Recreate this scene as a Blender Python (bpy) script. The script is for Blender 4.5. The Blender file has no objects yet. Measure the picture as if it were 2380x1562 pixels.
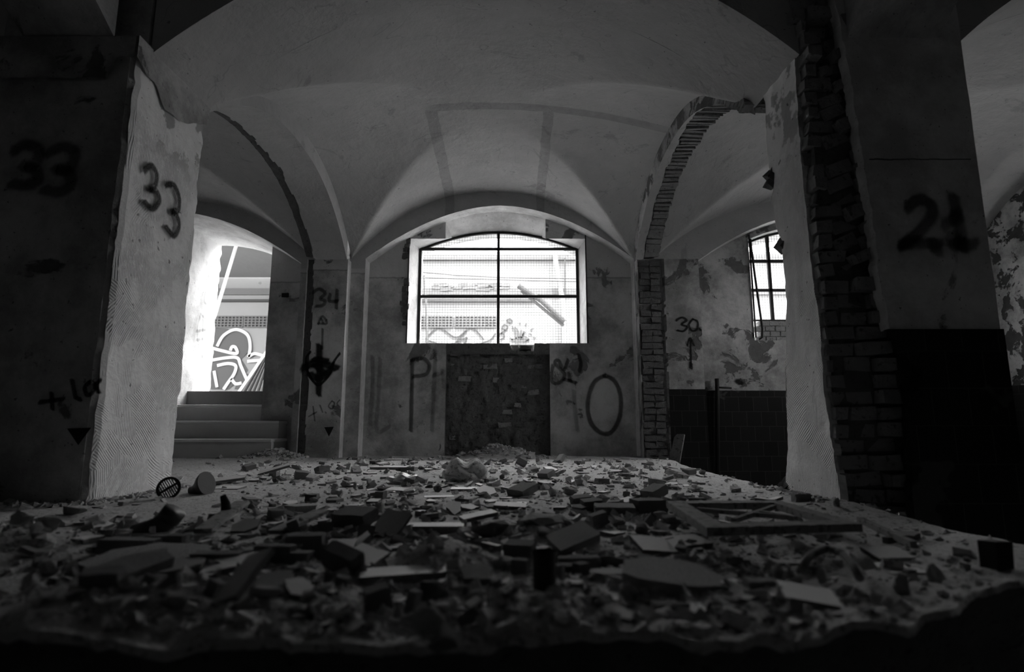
import bpy, bmesh, math, random
from mathutils import Vector, Matrix, noise, Euler
C = bpy.context.scene.collection
PI = math.pi
# ---------------------------------------------------------------- camera model
F, HOR, HC = 1322.0, 992.0, 0.30
TH = math.atan((HOR - 781) / F); CT, ST = math.cos(TH), math.sin(TH)
def ray(u, v):
    a = (u - 1190) / F; b = (781 - v) / F
    return Vector((a, CT - b * ST, ST + b * CT))
def atX(u, v, x): d = ray(u, v); t = x / d.x; return Vector((x, d.y * t, HC + d.z * t))
def atY(u, v, y): d = ray(u, v); t = y / d.y; return Vector((d.x * t, y, HC + d.z * t))
def atZ(u, v, z=0.0): d = ray(u, v); t = (z - HC) / d.z; return Vector((d.x * t, d.y * t, z))
def nz(x, y, z=0, s=1.0): return noise.noise(Vector((x * s, y * s, z * s)))
def fb(x, y, z=0, s=1.0, o=4): return noise.fractal(Vector((x * s, y * s, z * s)), 1.0, 2.0, o)
def lerp(a, b, t): return a + (b - a) * t
def table(tb, z):
    if z <= tb[0][0]: return tb[0][1]
    for (a, b), (c, d) in zip(tb, tb[1:]):
        if z <= c: return lerp(b, d, (z - a) / (c - a))
    return tb[-1][1]
# ---------------------------------------------------------------- materials
class NB:
    def __init__(s, name, rough=0.9):
        s.m = bpy.data.materials.new(name); s.m.use_nodes = True
        s.t = s.m.node_tree; s.n = s.t.nodes; s.l = s.t.links
        s.b = s.n['Principled BSDF']; s.out = s.n['Material Output']
        s.b.inputs['Roughness'].default_value = rough
        s.b.inputs['Specular IOR Level'].default_value = 0.25
        s.tc = s.n.new('ShaderNodeTexCoord'); s.co = s.tc.outputs['Object']
    def val(s, sock, v):
        if isinstance(v, (int, float)): sock.default_value = v
        else: s.l.new(v, sock)
    def math(s, op, a, b=0.0, c=0.0, clamp=False):
        n = s.n.new('ShaderNodeMath'); n.operation = op; n.use_clamp = clamp
        s.val(n.inputs[0], a); s.val(n.inputs[1], b); s.val(n.inputs[2], c); return n.outputs[0]
    def noise(s, scale, detail=5, rough=0.55, dist=0.0, vec=None):
        n = s.n.new('ShaderNodeTexNoise'); n.inputs['Scale'].default_value = scale
        n.inputs['Detail'].default_value = detail; n.inputs['Roughness'].default_value = rough
        n.inputs['Distortion'].default_value = dist; s.l.new(vec or s.co, n.inputs['Vector']); return n.outputs['Fac']
    def step(s, v, lo, hi):
        n = s.n.new('ShaderNodeMapRange'); n.interpolation_type = 'SMOOTHSTEP'
        s.val(n.inputs[0], v); s.val(n.inputs[1], lo); s.val(n.inputs[2], hi); return n.outputs[0]
    def mix(s, f, a, b):
        n = s.n.new('ShaderNodeMix'); n.data_type = 'FLOAT'
        s.val(n.inputs[0], f); s.val(n.inputs[2], a); s.val(n.inputs[3], b); return n.outputs[0]
    def map(s, sc=(1, 1, 1), rot=(0, 0, 0), loc=(0, 0, 0)):
        n = s.n.new('ShaderNodeMapping'); n.inputs['Scale'].default_value = sc
        n.inputs['Rotation'].default_value = rot; n.inputs['Location'].default_value = loc
        s.l.new(s.co, n.inputs['Vector']); return n.outputs[0]
    def xyz(s):
        n = s.n.new('ShaderNodeSeparateXYZ'); s.l.new(s.co, n.inputs[0]); return n.outputs
    def done(s, col, bump=None, dist=0.01, strength=1.0):
        s.l.new(col, s.b.inputs['Base Color']) if not isinstance(col, float) else setattr(s.b.inputs['Base Color'], 'default_value', (col, col, col, 1))
        if bump is not None:
            n = s.n.new('ShaderNodeBump'); n.inputs['Distance'].default_value = dist
            n.inputs['Strength'].default_value = strength
            s.l.new(bump, n.inputs['Height']); s.l.new(n.outputs[0], s.b.inputs['Normal'])
        return s.m
def speck(n, col, scale=60, lo=.68, hi=.74, dark=.35):
    return n.math('MULTIPLY', col, n.mix(n.step(n.noise(scale, 2), lo, hi), 1.0, dark))
def m_vault():
    n = NB('vault_plaster'); x, y, z = n.xyz()
    col = n.mix(n.noise(1.3, 6, .6), .37, .50)
    wob = n.math('MULTIPLY', n.math('SUBTRACT', n.noise(7, 4), .5), .03)
    xw, yw = n.math('ADD', x, wob), n.math('ADD', y, wob)
    def band(c, a, b): return n.math('MULTIPLY', n.step(c, a - .004, a + .004), n.step(c, b + .004, b - .004))
    inb = n.step(y, 4.30, 4.36)
    s1 = n.math('MULTIPLY', n.math('MAXIMUM', band(xw, -.72, -.62), band(xw, .26, .35)), inb)
    s2 = n.math('MULTIPLY', band(yw, 4.26, 4.36), n.math('MULTIPLY', n.step(x, -.75, -.6), n.step(x, 1.5, 1.1)))
    st = n.math('MULTIPLY', n.math('MAXIMUM', s1, s2), n.mix(n.noise(14, 5), .25, 1.0))
    col = n.math('MULTIPLY', col, n.mix(st, 1.0, .62))
    crk = n.step(n.math('ABSOLUTE', n.math('SUBTRACT', n.noise(1.1, 3, .6, 1.5), .52)), .004, .0)
    col = n.math('MULTIPLY', col, n.mix(crk, 1.0, .8))
    col = n.math('MULTIPLY', col, n.mix(n.noise(4.5, 8, .7), .80, 1.18))
    col = n.math('MULTIPLY', col, n.mix(n.step(n.noise(2.3, 7, .7, .8), .60, .66), 1.0, .78))
    col = speck(n, col, 22, .73, .76, .5); col = speck(n, col, 70, .72, .75, .4)
    return n.done(col, n.math('ADD', n.noise(2.2, 5), n.math('MULTIPLY', n.noise(30, 5, .65), .12)), .045, .8)
def m_wall(name, c0=.20, c1=.34, peel=.11, plo=.56, phi=.60, top=None, tsplit=None, sc=1.0, bumpd=.02):
    n = NB(name); x, y, z = n.xyz()
    col = n.mix(n.step(n.math('ADD', n.math('MULTIPLY', n.noise(1.7 * sc, 9, .72), .75), n.math('MULTIPLY', n.noise(.9, 4), .25)), .38, .62), c0 * .72, c1)
    if tsplit:
        zz = n.math('ADD', z, n.math('MULTIPLY', n.math('SUBTRACT', n.noise(18, 3), .5), .02))
        col = n.mix(n.step(zz, tsplit - .005, tsplit + .005), col, n.mix(n.noise(3, 8, .7), top * .65, top * 1.2))
        edge = n.math('MULTIPLY', n.step(zz, tsplit - .015, tsplit), n.step(zz, tsplit + .012, tsplit))
        col = n.math('MULTIPLY', col, n.mix(edge, 1.0, .6))
    pm = n.step(n.noise(2.6 * sc, 8, .62, .4), plo, phi)
    col = n.mix(pm, col, n.mix(n.noise(18, 5), peel * .6, peel * 1.3))
    col = speck(n, col, 55)
    h = n.math('SUBTRACT', n.noise(5, 8, .6), n.math('MULTIPLY', pm, .5))
    return n.done(col, n.math('ADD', h, n.math('MULTIPLY', n.noise(70, 4), .12)), bumpd, .8)
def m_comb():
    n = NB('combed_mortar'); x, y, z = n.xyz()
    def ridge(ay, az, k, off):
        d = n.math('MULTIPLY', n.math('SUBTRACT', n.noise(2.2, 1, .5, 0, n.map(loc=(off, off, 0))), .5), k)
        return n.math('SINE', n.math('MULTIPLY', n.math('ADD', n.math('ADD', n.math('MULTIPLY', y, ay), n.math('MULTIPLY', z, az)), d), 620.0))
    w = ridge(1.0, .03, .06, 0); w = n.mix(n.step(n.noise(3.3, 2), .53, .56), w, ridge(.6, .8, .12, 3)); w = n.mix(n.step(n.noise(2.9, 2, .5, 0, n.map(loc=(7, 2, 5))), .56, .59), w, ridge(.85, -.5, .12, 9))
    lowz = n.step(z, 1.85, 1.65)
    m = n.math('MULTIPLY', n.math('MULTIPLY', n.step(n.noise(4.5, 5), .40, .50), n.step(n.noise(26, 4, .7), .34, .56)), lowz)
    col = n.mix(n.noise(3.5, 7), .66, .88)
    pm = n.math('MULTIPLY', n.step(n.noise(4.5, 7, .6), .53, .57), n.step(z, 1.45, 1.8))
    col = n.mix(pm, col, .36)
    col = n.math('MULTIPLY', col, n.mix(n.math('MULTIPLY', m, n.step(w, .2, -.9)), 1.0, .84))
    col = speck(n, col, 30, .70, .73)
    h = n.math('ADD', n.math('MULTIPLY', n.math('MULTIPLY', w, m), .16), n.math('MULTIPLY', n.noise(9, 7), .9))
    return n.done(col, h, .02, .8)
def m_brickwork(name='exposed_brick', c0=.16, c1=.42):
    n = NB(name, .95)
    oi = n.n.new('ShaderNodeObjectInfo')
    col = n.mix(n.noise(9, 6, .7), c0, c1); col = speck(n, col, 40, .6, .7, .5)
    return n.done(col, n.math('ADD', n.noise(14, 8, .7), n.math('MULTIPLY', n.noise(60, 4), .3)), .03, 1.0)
def m_tiles(name='black_wall_tile'):
    n = NB(name, .35); x, y, z = n.xyz()
    cb = n.n.new('ShaderNodeCombineXYZ'); n.l.new(n.math('ADD', x, y), cb.inputs[0]); n.l.new(z, cb.inputs[1])
    b = n.n.new('ShaderNodeTexBrick'); n.l.new(cb.outputs[0], b.inputs['Vector'])
    b.inputs['Scale'].default_value = 1; b.inputs['Brick Width'].default_value = .152; b.inputs['Row Height'].default_value = .152
    b.inputs['Mortar Size'].default_value = .002; b.offset = .5
    b.inputs['Color1'].default_value = (.010,) * 3 + (1,); b.inputs['Color2'].default_value = (.016,) * 3 + (1,)
    b.inputs['Mortar'].default_value = (.06,) * 3 + (1,)
    bw = n.n.new('ShaderNodeRGBToBW'); n.l.new(b.outputs['Color'], bw.inputs[0])
    lost = n.step(n.noise(2.0, 4), .62, .64)
    return n.done(n.mix(lost, bw.outputs[0], .06), b.outputs['Fac'], .003, -1.0)
def m_floor():
    n = NB('dusty_floor')
    col = n.mix(n.noise(1.6, 7, .65), .42, .78); col = speck(n, col, 90, .55, .68, .45)
    col = speck(n, col, 25, .60, .66, .6)
    h = n.math('ADD', n.noise(12, 9, .7), n.math('MULTIPLY', n.noise(110, 5, .7), .45))
    return n.done(col, h, .022, 1.0)
def m_obj(name, c0, c1, scale=14, rough=.9, bump=.006, rnd=.35, sp=None):
    n = NB(name, rough); oi = n.n.new('ShaderNodeObjectInfo')
    col = n.mix(n.noise(scale, 6, .65), c0, c1)
    col = n.math('MULTIPLY', col, n.mix(oi.outputs['Random'], 1 - rnd, 1 + rnd))
    if sp: col = speck(n, col, sp, .58, .64, .5)
    return n.done(col, n.noise(scale * 2.5, 7, .65), bump, .8)
def m_spray(name='spray_paint', dens=.95):
    n = NB(name, .8); n.b.inputs['Base Color'].default_value = (.006,) * 3 + (1,)
    uv = n.n.new('ShaderNodeSeparateXYZ'); n.l.new(n.tc.outputs['UV'], uv.inputs[0])
    a = n.math('MULTIPLY', n.step(uv.outputs[0], 0.0, .62), dens)
    a = n.math('MULTIPLY', a, n.mix(n.noise(220, 3, .7), .55, 1.3), 0, True)
    n.l.new(a, n.b.inputs['Alpha']); return n.m
def m_flat(name, c, rough=.8, metal=0.0):
    n = NB(name, rough); n.b.inputs['Base Color'].default_value = (c, c, c, 1); n.b.inputs['Metallic'].default_value = metal
    col = n.mix(n.noise(20, 4), c * .8, c * 1.2); return n.done(col, n.noise(90, 3), .001, .5)
def m_facade(name, c):
    n = NB(name); col = n.mix(n.noise(.8, 7, .6), c * .85, c * 1.08); return n.done(speck(n, col, 3, .70, .72, .7), n.noise(6, 6), .02, .5)
def m_wired():
    n = NB('wired_glass', .2); t = n.n.new('ShaderNodeBsdfTransparent'); d = n.n.new('ShaderNodeBsdfTranslucent')
    g = n.n.new('ShaderNodeBsdfGlossy'); g.inputs['Roughness'].default_value = .1
    d.inputs['Color'].default_value = (.9, .9, .9, 1)
    m1 = n.n.new('ShaderNodeMixShader'); m2 = n.n.new('ShaderNodeMixShader')
    n.l.new(n.mix(n.noise(5, 5), .012, .035), m1.inputs[0]); n.l.new(t.outputs[0], m1.inputs[1]); n.l.new(d.outputs[0], m1.inputs[2])
    m2.inputs[0].default_value = .03; n.l.new(m1.outputs[0], m2.inputs[1]); n.l.new(g.outputs[0], m2.inputs[2])
    n.l.new(m2.outputs[0], n.out.inputs['Surface']); return n.m
M = dict(vault=m_vault(), wall=m_wall('stained_plaster', .36, .62, .20, .60, .64, top=.58, tsplit=1.90),
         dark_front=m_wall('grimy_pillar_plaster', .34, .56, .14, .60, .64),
         peel=m_wall('peeling_plaster', .28, .50, .13, .55, .59, sc=1.3),
         pale=m_wall('pale_plaster', .50, .68, .22, .66, .69), white=m_wall('white_lit_plaster', .62, .80, .35, .72, .75),  # white: lightened plaster, paints brightness onto pier sides, jambs and soffits
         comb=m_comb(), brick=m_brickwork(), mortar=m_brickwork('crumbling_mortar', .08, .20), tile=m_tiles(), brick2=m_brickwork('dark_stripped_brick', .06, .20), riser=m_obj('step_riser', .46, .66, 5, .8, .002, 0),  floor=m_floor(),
         tile_shard=m_obj('broken_tile_glaze', .56, .74, 10, .55, .002, .35), shard_dark=m_obj('dusty_terracotta', .18, .40, 20, .9, .006, .3, 50),
         plaster_chunk=m_obj('plaster_lump', .40, .66, 18, .95, .010, .3, 40), brick_chunk=m_obj('brick_lump', .18, .36, 22, .95, .010, .35, 50),
         chips=m_obj('rubble_chips', .28, .66, 40, .95, .004, .0, 30), wood=m_obj('weathered_wood', .12, .32, 26, .9, .006, .1, 40),
         iron=m_flat('dark_iron', .025, .6, .3), rust=m_flat('rusty_pipe', .03, .8), plastic=m_flat('dirty_plastic', .05, .45), paper=m_flat('crumpled_paper', .45, .8),
         foil=m_flat('pale_plastic_sheet', .62, .35), marble=m_obj('step_marble', .60, .76, 6, .5, .001, 0), spray=m_spray(), spray2=m_spray('thin_spray_paint', .6),
         spray3=m_spray('faint_spray_paint', .30),
         fac=m_facade('facade_render', .115), fac2=m_facade('facade_grey_render', .06), facd=m_facade('facade_dark_trim', .025), ground=m_facade('yard_concrete', .21),
         mural=m_facade('mural_grey_paint', .04), mwhite=m_flat('mural_white_line', .24), vent=m_flat('vent_metal', .10), ventd=m_flat('vent_shade', .02),
         pole=m_flat('white_pole', .35), leaf=m_obj('dry_weed', .12, .35, 30), glass=m_wired(), black=m_flat('black_void', .01))
M['edge'] = m_wall('arch_edge_plaster', .24, .46, .12, .50, .54, sc=1.5)
# ---------------------------------------------------------------- mesh builder
class MB:
    def __init__(s): s.v = []; s.f = []; s.m = []; s.uv = {}
    def vert(s, p): s.v.append(tuple(p)); return len(s.v) - 1
    def poly(s, pts, mi=0): s.f.append([s.vert(p) for p in pts]); s.m.append(mi)
    def grid(s, fn, us, vs, mf=0, diag=False):
        b = len(s.v); nu, nv = len(us), len(vs)
        for u in us:
            for v in vs: s.v.append(tuple(fn(u, v)))
        for i in range(nu - 1):
            for j in range(nv - 1):
                a, c, d, e = b + i * nv + j, b + (i + 1) * nv + j, b + (i + 1) * nv + j + 1, b + i * nv + j + 1
                um, vm = (us[i] + us[i + 1]) / 2, (vs[j] + vs[j + 1]) / 2
                k = mf(um, vm) if callable(mf) else mf
                if k is None: continue
                if diag:
                    if um * vm > 0: s.f += [[a, c, d], [a, d, e]]
                    else: s.f += [[a, c, e], [c, d, e]]
                    s.m += [k, k]
                else: s.f.append([a, c, d, e]); s.m.append(k)
    def box(s, c, d, mi=0, rot=None, jit=0.0, rnd=random):
        P = []
        for z in (-.5, .5):
            for y in (-.5, .5):
                for x in (-.5, .5):
                    p = Vector((x * d[0], y * d[1], z * d[2]))
                    if jit: p += Vector([rnd.uniform(-jit, jit) for _ in range(3)])
                    if rot is not None: p = rot @ p
                    P.append(Vector(c) + p)
        b = len(s.v); s.v += [tuple(p) for p in P]
        for q in ((0, 2, 3, 1), (4, 5, 7, 6), (0, 1, 5, 4), (2, 6, 7, 3), (0, 4, 6, 2), (1, 3, 7, 5)):
            s.f.append([b + k for k in q]); s.m.append(mi)
    def bar(s, a, b, w, h=None, mi=0):
        a, b = Vector(a), Vector(b); d = b - a
        q = d.to_track_quat('Z', 'Y').to_matrix(); s.box((a + b) / 2, (w, h or w, d.length), mi, q)
    def tube(s, pts, r, n=12, mi=0, caps=True, radii=None):
        pts = [Vector(p) for p in pts]; rings = []
        for i, p in enumerate(pts):
            t = (pts[min(i + 1, len(pts) - 1)] - pts[max(i - 1, 0)]).normalized()
            a = t.orthogonal().normalized() if i == 0 else (pa - t * pa.dot(t)).normalized()
            pa = a; b_ = t.cross(a); rr = radii[i] if radii else r
            rings.append([s.vert(p + (a * math.cos(k * 2 * PI / n) + b_ * math.sin(k * 2 * PI / n)) * rr) for k in range(n)])
        for A, B in zip(rings, rings[1:]):
            for k in range(n): s.f.append([A[k], A[(k + 1) % n], B[(k + 1) % n], B[k]]); s.m.append(mi)
        if caps: s.f += [rings[0][::-1], rings[-1]]; s.m += [mi, mi]
    def build(s, name, mats, parent=None, smooth=False, loc=None):
        me = bpy.data.meshes.new(name); o_ = Vector(loc) if loc is not None else Vector((0, 0, 0))
        me.from_pydata([tuple(Vector(v) - o_) for v in s.v], [], s.f)
        for m in (mats if isinstance(mats, (list, tuple)) else [mats]): me.materials.append(M[m] if isinstance(m, str) else m)
        me.polygons.foreach_set('material_index', s.m)
        if smooth: me.polygons.foreach_set('use_smooth', [True] * len(s.f))
        me.update(); o = bpy.data.objects.new(name, me); C.objects.link(o)
        if parent is not None: o.parent = parent
        if loc is not None: o.location = loc
        return o
def tag(o, label=None, cat=None, group=None, kind=None):
    if label: o['label'] = label
    if cat: o['category'] = cat
    if group: o['group'] = group
    if kind: o['kind'] = kind
    return o
def thing(name, label, cat, loc=(0, 0, 0), rz=0, group=None):
    o = bpy.data.objects.new(name, None); C.objects.link(o); o.location = loc; o.rotation_euler = (0, 0, rz)
    o.empty_display_size = .05
    return tag(o, label, cat, group)
def struct(o): o['kind'] = 'structure'; return o
def child(o, parent):
    o.parent = parent; o.matrix_parent_inverse = Matrix.Translation(-Vector(parent.location)) if parent.rotation_euler.z == 0 else parent.matrix_basis.inverted()
    return o
def lin(a, b, n): return [a + (b - a) * i / n for i in range(n + 1)]
def hull(pts):
    bm = bmesh.new()
    for p in pts: bm.verts.new(p)
    r = bmesh.ops.convex_hull(bm, input=bm.verts)
    bmesh.ops.delete(bm, geom=list({g for g in r['geom_interior'] + r['geom_unused'] if isinstance(g, bmesh.types.BMVert)}), context='VERTS')
    return bm
def bm_mesh(bm, name, mats):
    me = bpy.data.meshes.new(name); bm.normal_update(); bm.to_mesh(me); bm.free()
    for m in mats: me.materials.append(M[m])
    return me
# ---------------------------------------------------------------- plan
Y0, Y1, YN, YF, YW, YR = 2.33, 2.93, 2.42, 2.93, 5.82, 6.00   # pillar front, vault start, arch near, arch far, back wall face, recess face
BV = [(-5.18, -2.10), (-1.70, 1.28), (1.50, 4.84)]; BX = [(a + b) / 2 for a, b in BV]; HBS = [(b - a) / 2 for a, b in BV]; ZI = 2.04; ZLOW = -.70
def E(t): return math.sqrt(max(0.0, 1 - t * t))
def PP(t, p=2.3): return 1 - min(1.0, abs(t)) ** p
def vault_z(u, v, zs=2.06, zc=2.90, zf=2.80, zb=2.80, zside=2.68):
    hA = zc - (zc - (zf if v < 0 else zb)) * v * v; hB = zc - (zc - zside) * u * u
    return max(zs + (hA - zs) * PP(u), zs + (hB - zs) * PP(v))
def arc(t, a, b, zs, zc, p=2.3):
    k = (2 * t - a - b) / (b - a); return zs + (zc - zs) * PP(k, p)
def arclin(a, b, n): return [(a + b) / 2 - math.cos(PI * i / n) * (b - a) / 2 for i in range(n + 1)]
WD = lambda y: .07 * max(0.0, 1 - (y - Y1) / .5)
N = 84; SS = [math.sin(PI / 2 * (-1 + 2 * i / N)) for i in range(N + 1)]
for i, cx in enumerate(BX):
    b = MB(); ym, hy = (Y1 + YW) / 2, (YW - Y1) / 2
    b.grid(lambda u, v: (cx + u * HBS[i] + (max(0, u) * WD(ym + v * hy) if i == 1 else 0), ym + v * hy, vault_z(u, v, zb=2.80 if i == 1 else 2.71)), SS, SS, 0, True)
    struct(b.build('ceiling', 'vault', smooth=True))
# corridor vaults over the camera
for cx in BX:
    b = MB(); b.grid(lambda u, v: (cx + u * 1.66, .35 + v * 2.07, vault_z(u, v, 2.62, 2.98, 2.95, 2.95, 2.9)), SS[::2], SS[::2], 0, True)
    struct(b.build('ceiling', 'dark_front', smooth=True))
# roof slab above everything
b = MB(); b.box((-.2, 2.3, 3.14), (11.6, 9.0, .26)); struct(b.build('ceiling', 'fac2'))
# ---------------------------------------------------------------- front transverse arches (y YN..YF) with spandrels
FA = [(-5.18, -2.39), (-1.69, 1.345), (2.035, 4.84)]
ARCH_LABEL = ['plaster arch left of the pillar numbered 33', 'wide smooth plaster arch spanning between the pillars numbered 33 and 21',
              'plaster arch to the right of the pillar numbered 21']
for (a, c), lab in zip(FA, ARCH_LABEL):
    b = MB(); xs = arclin(a, c, 64)
    z = lambda x, t=0: arc(x, a, c, lerp(2.02, 2.045, t), lerp(2.625, 2.705, t))
    b.grid(lambda x, y: (x, y, z(x, (y - YN) / (YF - YN)) + .004 * nz(x, y, 0, 3)), xs, lin(YN, YF, 10))
    b.grid(lambda x, t: (x, YN, lerp(z(x), 3.05, t)), xs, [0, .5, 1])
    b.grid(lambda x, t: (x, YF, lerp(z(x, 1), 3.05, t)), xs, [0, .5, 1])
    struct(b.build('trim_%d' % (2 + FA.index((a, c))), 'vault'))
# ---------------------------------------------------------------- left pillar (33)
pl = thing('pillar', 'broad dark plaster pillar on the left sprayed with 33', 'pillar', (-2.04, 2.6, 0))
def jag(z, seed, a=.012, s=9): return a * (nz(seed, z, 3.1, s) + .6 * nz(seed, z, 9.7, s * 3.1))
XL, XR = -2.39, -1.69
b = MB()
zs = lin(0, ZI, 150)
def lp_side(t, z):   # t 0 front edge .. 1 rear edge
    y = lerp(Y0 + .02 + jag(z, 1.7), 2.915 + jag(z, 5.2, .016), t)
    chip = 0
    if t in (0, 1): chip = -.012
    return (XR + chip + .006 * nz(y, z, 1, 6), y, z + t * .01)
b.grid(lp_side, [0, .04] + lin(.1, .9, 30) + [.96, 1], zs)
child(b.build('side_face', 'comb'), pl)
b = MB()
b.grid(lambda t, z: (lerp(XL, XR - .015 + jag(z, 1.7), t), Y0 + .01 + (.012 if t == 1 else 0) + .006 * nz(t * 3, z, 4, 4), z), [0, .2, .4, .6, .8, .9, .97, 1], lin(ZLOW, ZI, 120))
b.grid(lambda t, z: (XL, lerp(Y0, 2.93, t), z), [0, 1], [ZLOW, ZI])
b.grid(lambda t, z: (lerp(XL, XR - .02, t), 2.92, z), [0, 1], [ZLOW, ZI])
b.box(((XL + XR) / 2 - .015, 2.62, (ZI + ZLOW) / 2), (.66, .56, ZI - ZLOW - .02))
b.box(((XL + XR) / 2, 2.66, 2.5), (.68, .50, 1.1))
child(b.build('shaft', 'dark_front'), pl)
# smooth capital band wrapping the top of the shaft, and the arch strip that leaves it toward the camera
b = MB()
def capb(x): return 1.835 + .10 * (1 if x > XR - .09 else 0) + .012 * nz(x, 0, 0, 14)
b.grid(lambda x, t: (x, Y0 - .012, lerp(capb(x), ZI, t)), lin(XL, XR - .002, 40), [0, 1])
b.grid(lambda y, t: (XR + .012, y, lerp(ZI - .16 + .06 * math.sin(y * 9) + .03 * nz(y, 0, 5, 12), ZI + .004, t)), lin(Y0 - .012, 2.92, 40), [0, 1])
b.poly([(XL, Y0 - .012, ZI), (XR + .012, Y0 - .012, ZI), (XR + .012, YF, ZI + .004), (XL, YF, ZI + .004)])
child(b.build('capital_band', 'peel'), pl)
def corridor_arch(x0, x1, nm):
    b = MB(); ys = arclin(-1.7, Y0 + .0, 30)
    z = lambda y: arc(y, -1.7, Y0, ZI, 2.62)
    b.grid(lambda y, x: (x, y, z(y)), ys, [x0, x1])
    for x in (x0, x1): b.grid(lambda y, t: (x, y, lerp(z(y), 3.05, t)), ys, [0, 1])
    b.grid(lambda x, t: (x, Y0 + .002, lerp(ZI, 3.05, t)), [x0, x1], [0, 1])
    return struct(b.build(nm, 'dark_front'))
corridor_arch(-2.21, -1.80, 'trim_5')
corridor_arch(1.52, 1.93, 'trim_6')
# ---------------------------------------------------------------- right pillar (21), corner knocked off down to the bricks
pr = thing('pillar', 'tall plaster pillar on the right sprayed 21, corner broken to bare brick', 'pillar', (1.68, 2.6, ZLOW))
rear = [(0, 2.86), (.25, 2.80), (.5, 2.795), (.9, 2.715), (1.21, 2.715), (1.30, 2.76), (1.45, 2.80), (1.52, 2.75), (1.58, 2.735), (1.62, 2.79), (1.75, 2.80), (2.0, 2.775), (2.06, 2.80)]
front = [(0, 2.395), (.27, 2.43), (.47, 2.448), (.73, 2.437), (.95, 2.46), (1.25, 2.468), (1.57, 2.475), (1.9, 2.462), (2.08, 2.452)]
b = MB()
def rp(t, z):
    f_ = table(front, z) + jag(z, 21, .009, 12); r_ = table(rear, z) + jag(z, 33, .010, 14)
    return (1.34 + .005 * nz(t, z, 8, 5), lerp(f_, r_, t), z)
zs = lin(0, 2.05, 170); ts = lin(0, 1, 16)
b.grid(rp, ts, zs)
b.grid(lambda t, z: (lerp(1.34, 1.375, t), rp(0, z)[1] + .004 * t, z), [0, 1], zs)
b.grid(lambda t, z: (lerp(1.34, 1.375, t), rp(1, z)[1] - .004 * t, z), [0, 1], zs)
child(b.build('side_plaster', 'comb'), pr)
b = MB()   # plaster on the front face
fl = [(-.7, 1.60), (0, 1.572), (.30, 1.60), (.45, 1.615), (.53, 1.64), (.60, 1.60), (.70, 1.575), (.85, 1.555), (1.2, 1.545), (1.5, 1.53), (1.9, 1.51), (2.3, 1.475), (3, 1.46)]
def fx(z): return table(fl, z) + jag(z, 55, .010, 12)
b.grid(lambda t, z: (lerp(fx(z), 2.03, t), Y0 + .004 * nz(t, z, 2, 5), z), lin(0, 1, 12), lin(.70, 2.6, 150))
b.grid(lambda t, z: (fx(z), lerp(Y0, Y0 + .06, t), z), [0, 1], lin(.70, 2.6, 150))
b.grid(lambda t, z: (2.03, lerp(Y0, 2.86, t), z), [0, 1], [.7, 2.05])
child(b.build('front_plaster', m_wall('pillar_front_plaster', .60, .78, .30, .62, .66)), pr)
b = MB()
def fx2(z): return fx(z) + .012 + (.03 if .42 < z < .55 else 0)
b.grid(lambda t, z: (lerp(fx2(z), 2.038, t), Y0 - .008, z), [0, .5, 1], lin(ZLOW, .70, 60))
b.grid(lambda t, z: (fx2(z), lerp(Y0 - .008, Y0 + .04, t), z), [0, 1], lin(ZLOW, .70, 60))
b.grid(lambda t, z: (2.038, lerp(Y0 - .008, 2.87, t), z), [0, 1], [ZLOW, .70]); b.poly([(1.56, Y0 - .008, .70), (2.038, Y0 - .008, .70), (2.038, Y0 + .03, .70), (1.56, Y0 + .03, .70)])
child(b.build('tiled_base', 'tile'), pr)
R = random.Random(5); b = MB()
b.box((1.70, 2.60, 1.0), (.64, .34, 3.4), 1)
b.box((1.60, 2.66, 2.6), (.40, .40, 1.0), 1)
z = ZLOW
while z < 2.75:
    h = .058 + R.uniform(-.004, .004)
    x = 1.345 + R.uniform(0, .02)
    if R.random() < .5: segs = [(x, 1.47), (1.48, 1.60)]
    else: segs = [(x, 1.41), (1.42, 1.53), (1.54, 1.62)]
    if z > 1.97: segs = [(s_[0] - .045 * min(1, (z - 1.97) / .2), s_[1] - .05) for s_ in segs]
    for xa, xb in segs:
        yy = 2.415 + R.uniform(-.012, .02) - (.035 if xb > 1.55 else 0)
        if z > 1.97: yy -= .045
        if R.random() < .07: yy += .04
        rot = Euler((R.uniform(-.05, .05), R.uniform(-.04, .04) - (.35 if xb > 1.5 and z > .9 else 0), R.uniform(-.06, .06))).to_matrix()
        b.box(((xa + xb) / 2, yy + .06, z + h / 2), (xb - xa, .12, h - .004), 0, rot, .006, R)
    # rear broken edge bricks
    y2 = table(rear, max(0, z)) - .012 + R.uniform(-.012, .008)
    b.box((1.44, y2 - .07, z + h / 2), (.13, .14, h - .006), 0, None, .008, R)
    z += h + .010
for (zz, yy) in ((1.55, 2.79), (1.60, 2.785), (1.20, 2.73), (.02, 2.86)): b.box((1.352, yy, zz), (.05, .05, .06), 1, Euler((.3, .5, .2)).to_matrix(), .012, R)
child(b.build('brick_core', ['brick', 'mortar']), pr)
q = MB(); 
for i in range(22): q.box((1.57 + i * .02, Y0 - .0005, 1.452 + .004 * nz(i * .4, 0)), (.021, .006, .003 + .0015 * abs(nz(i * .7, 5))))
for i in range(17): q.box((1.56 + i * .02, Y0 - .0005, 2.090 + .004 * nz(i * .5, 3)), (.021, .006, .007 + .004 * nz(i * .6, 7)))
child(q.build('crack', 'mortar'), pr)
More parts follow.
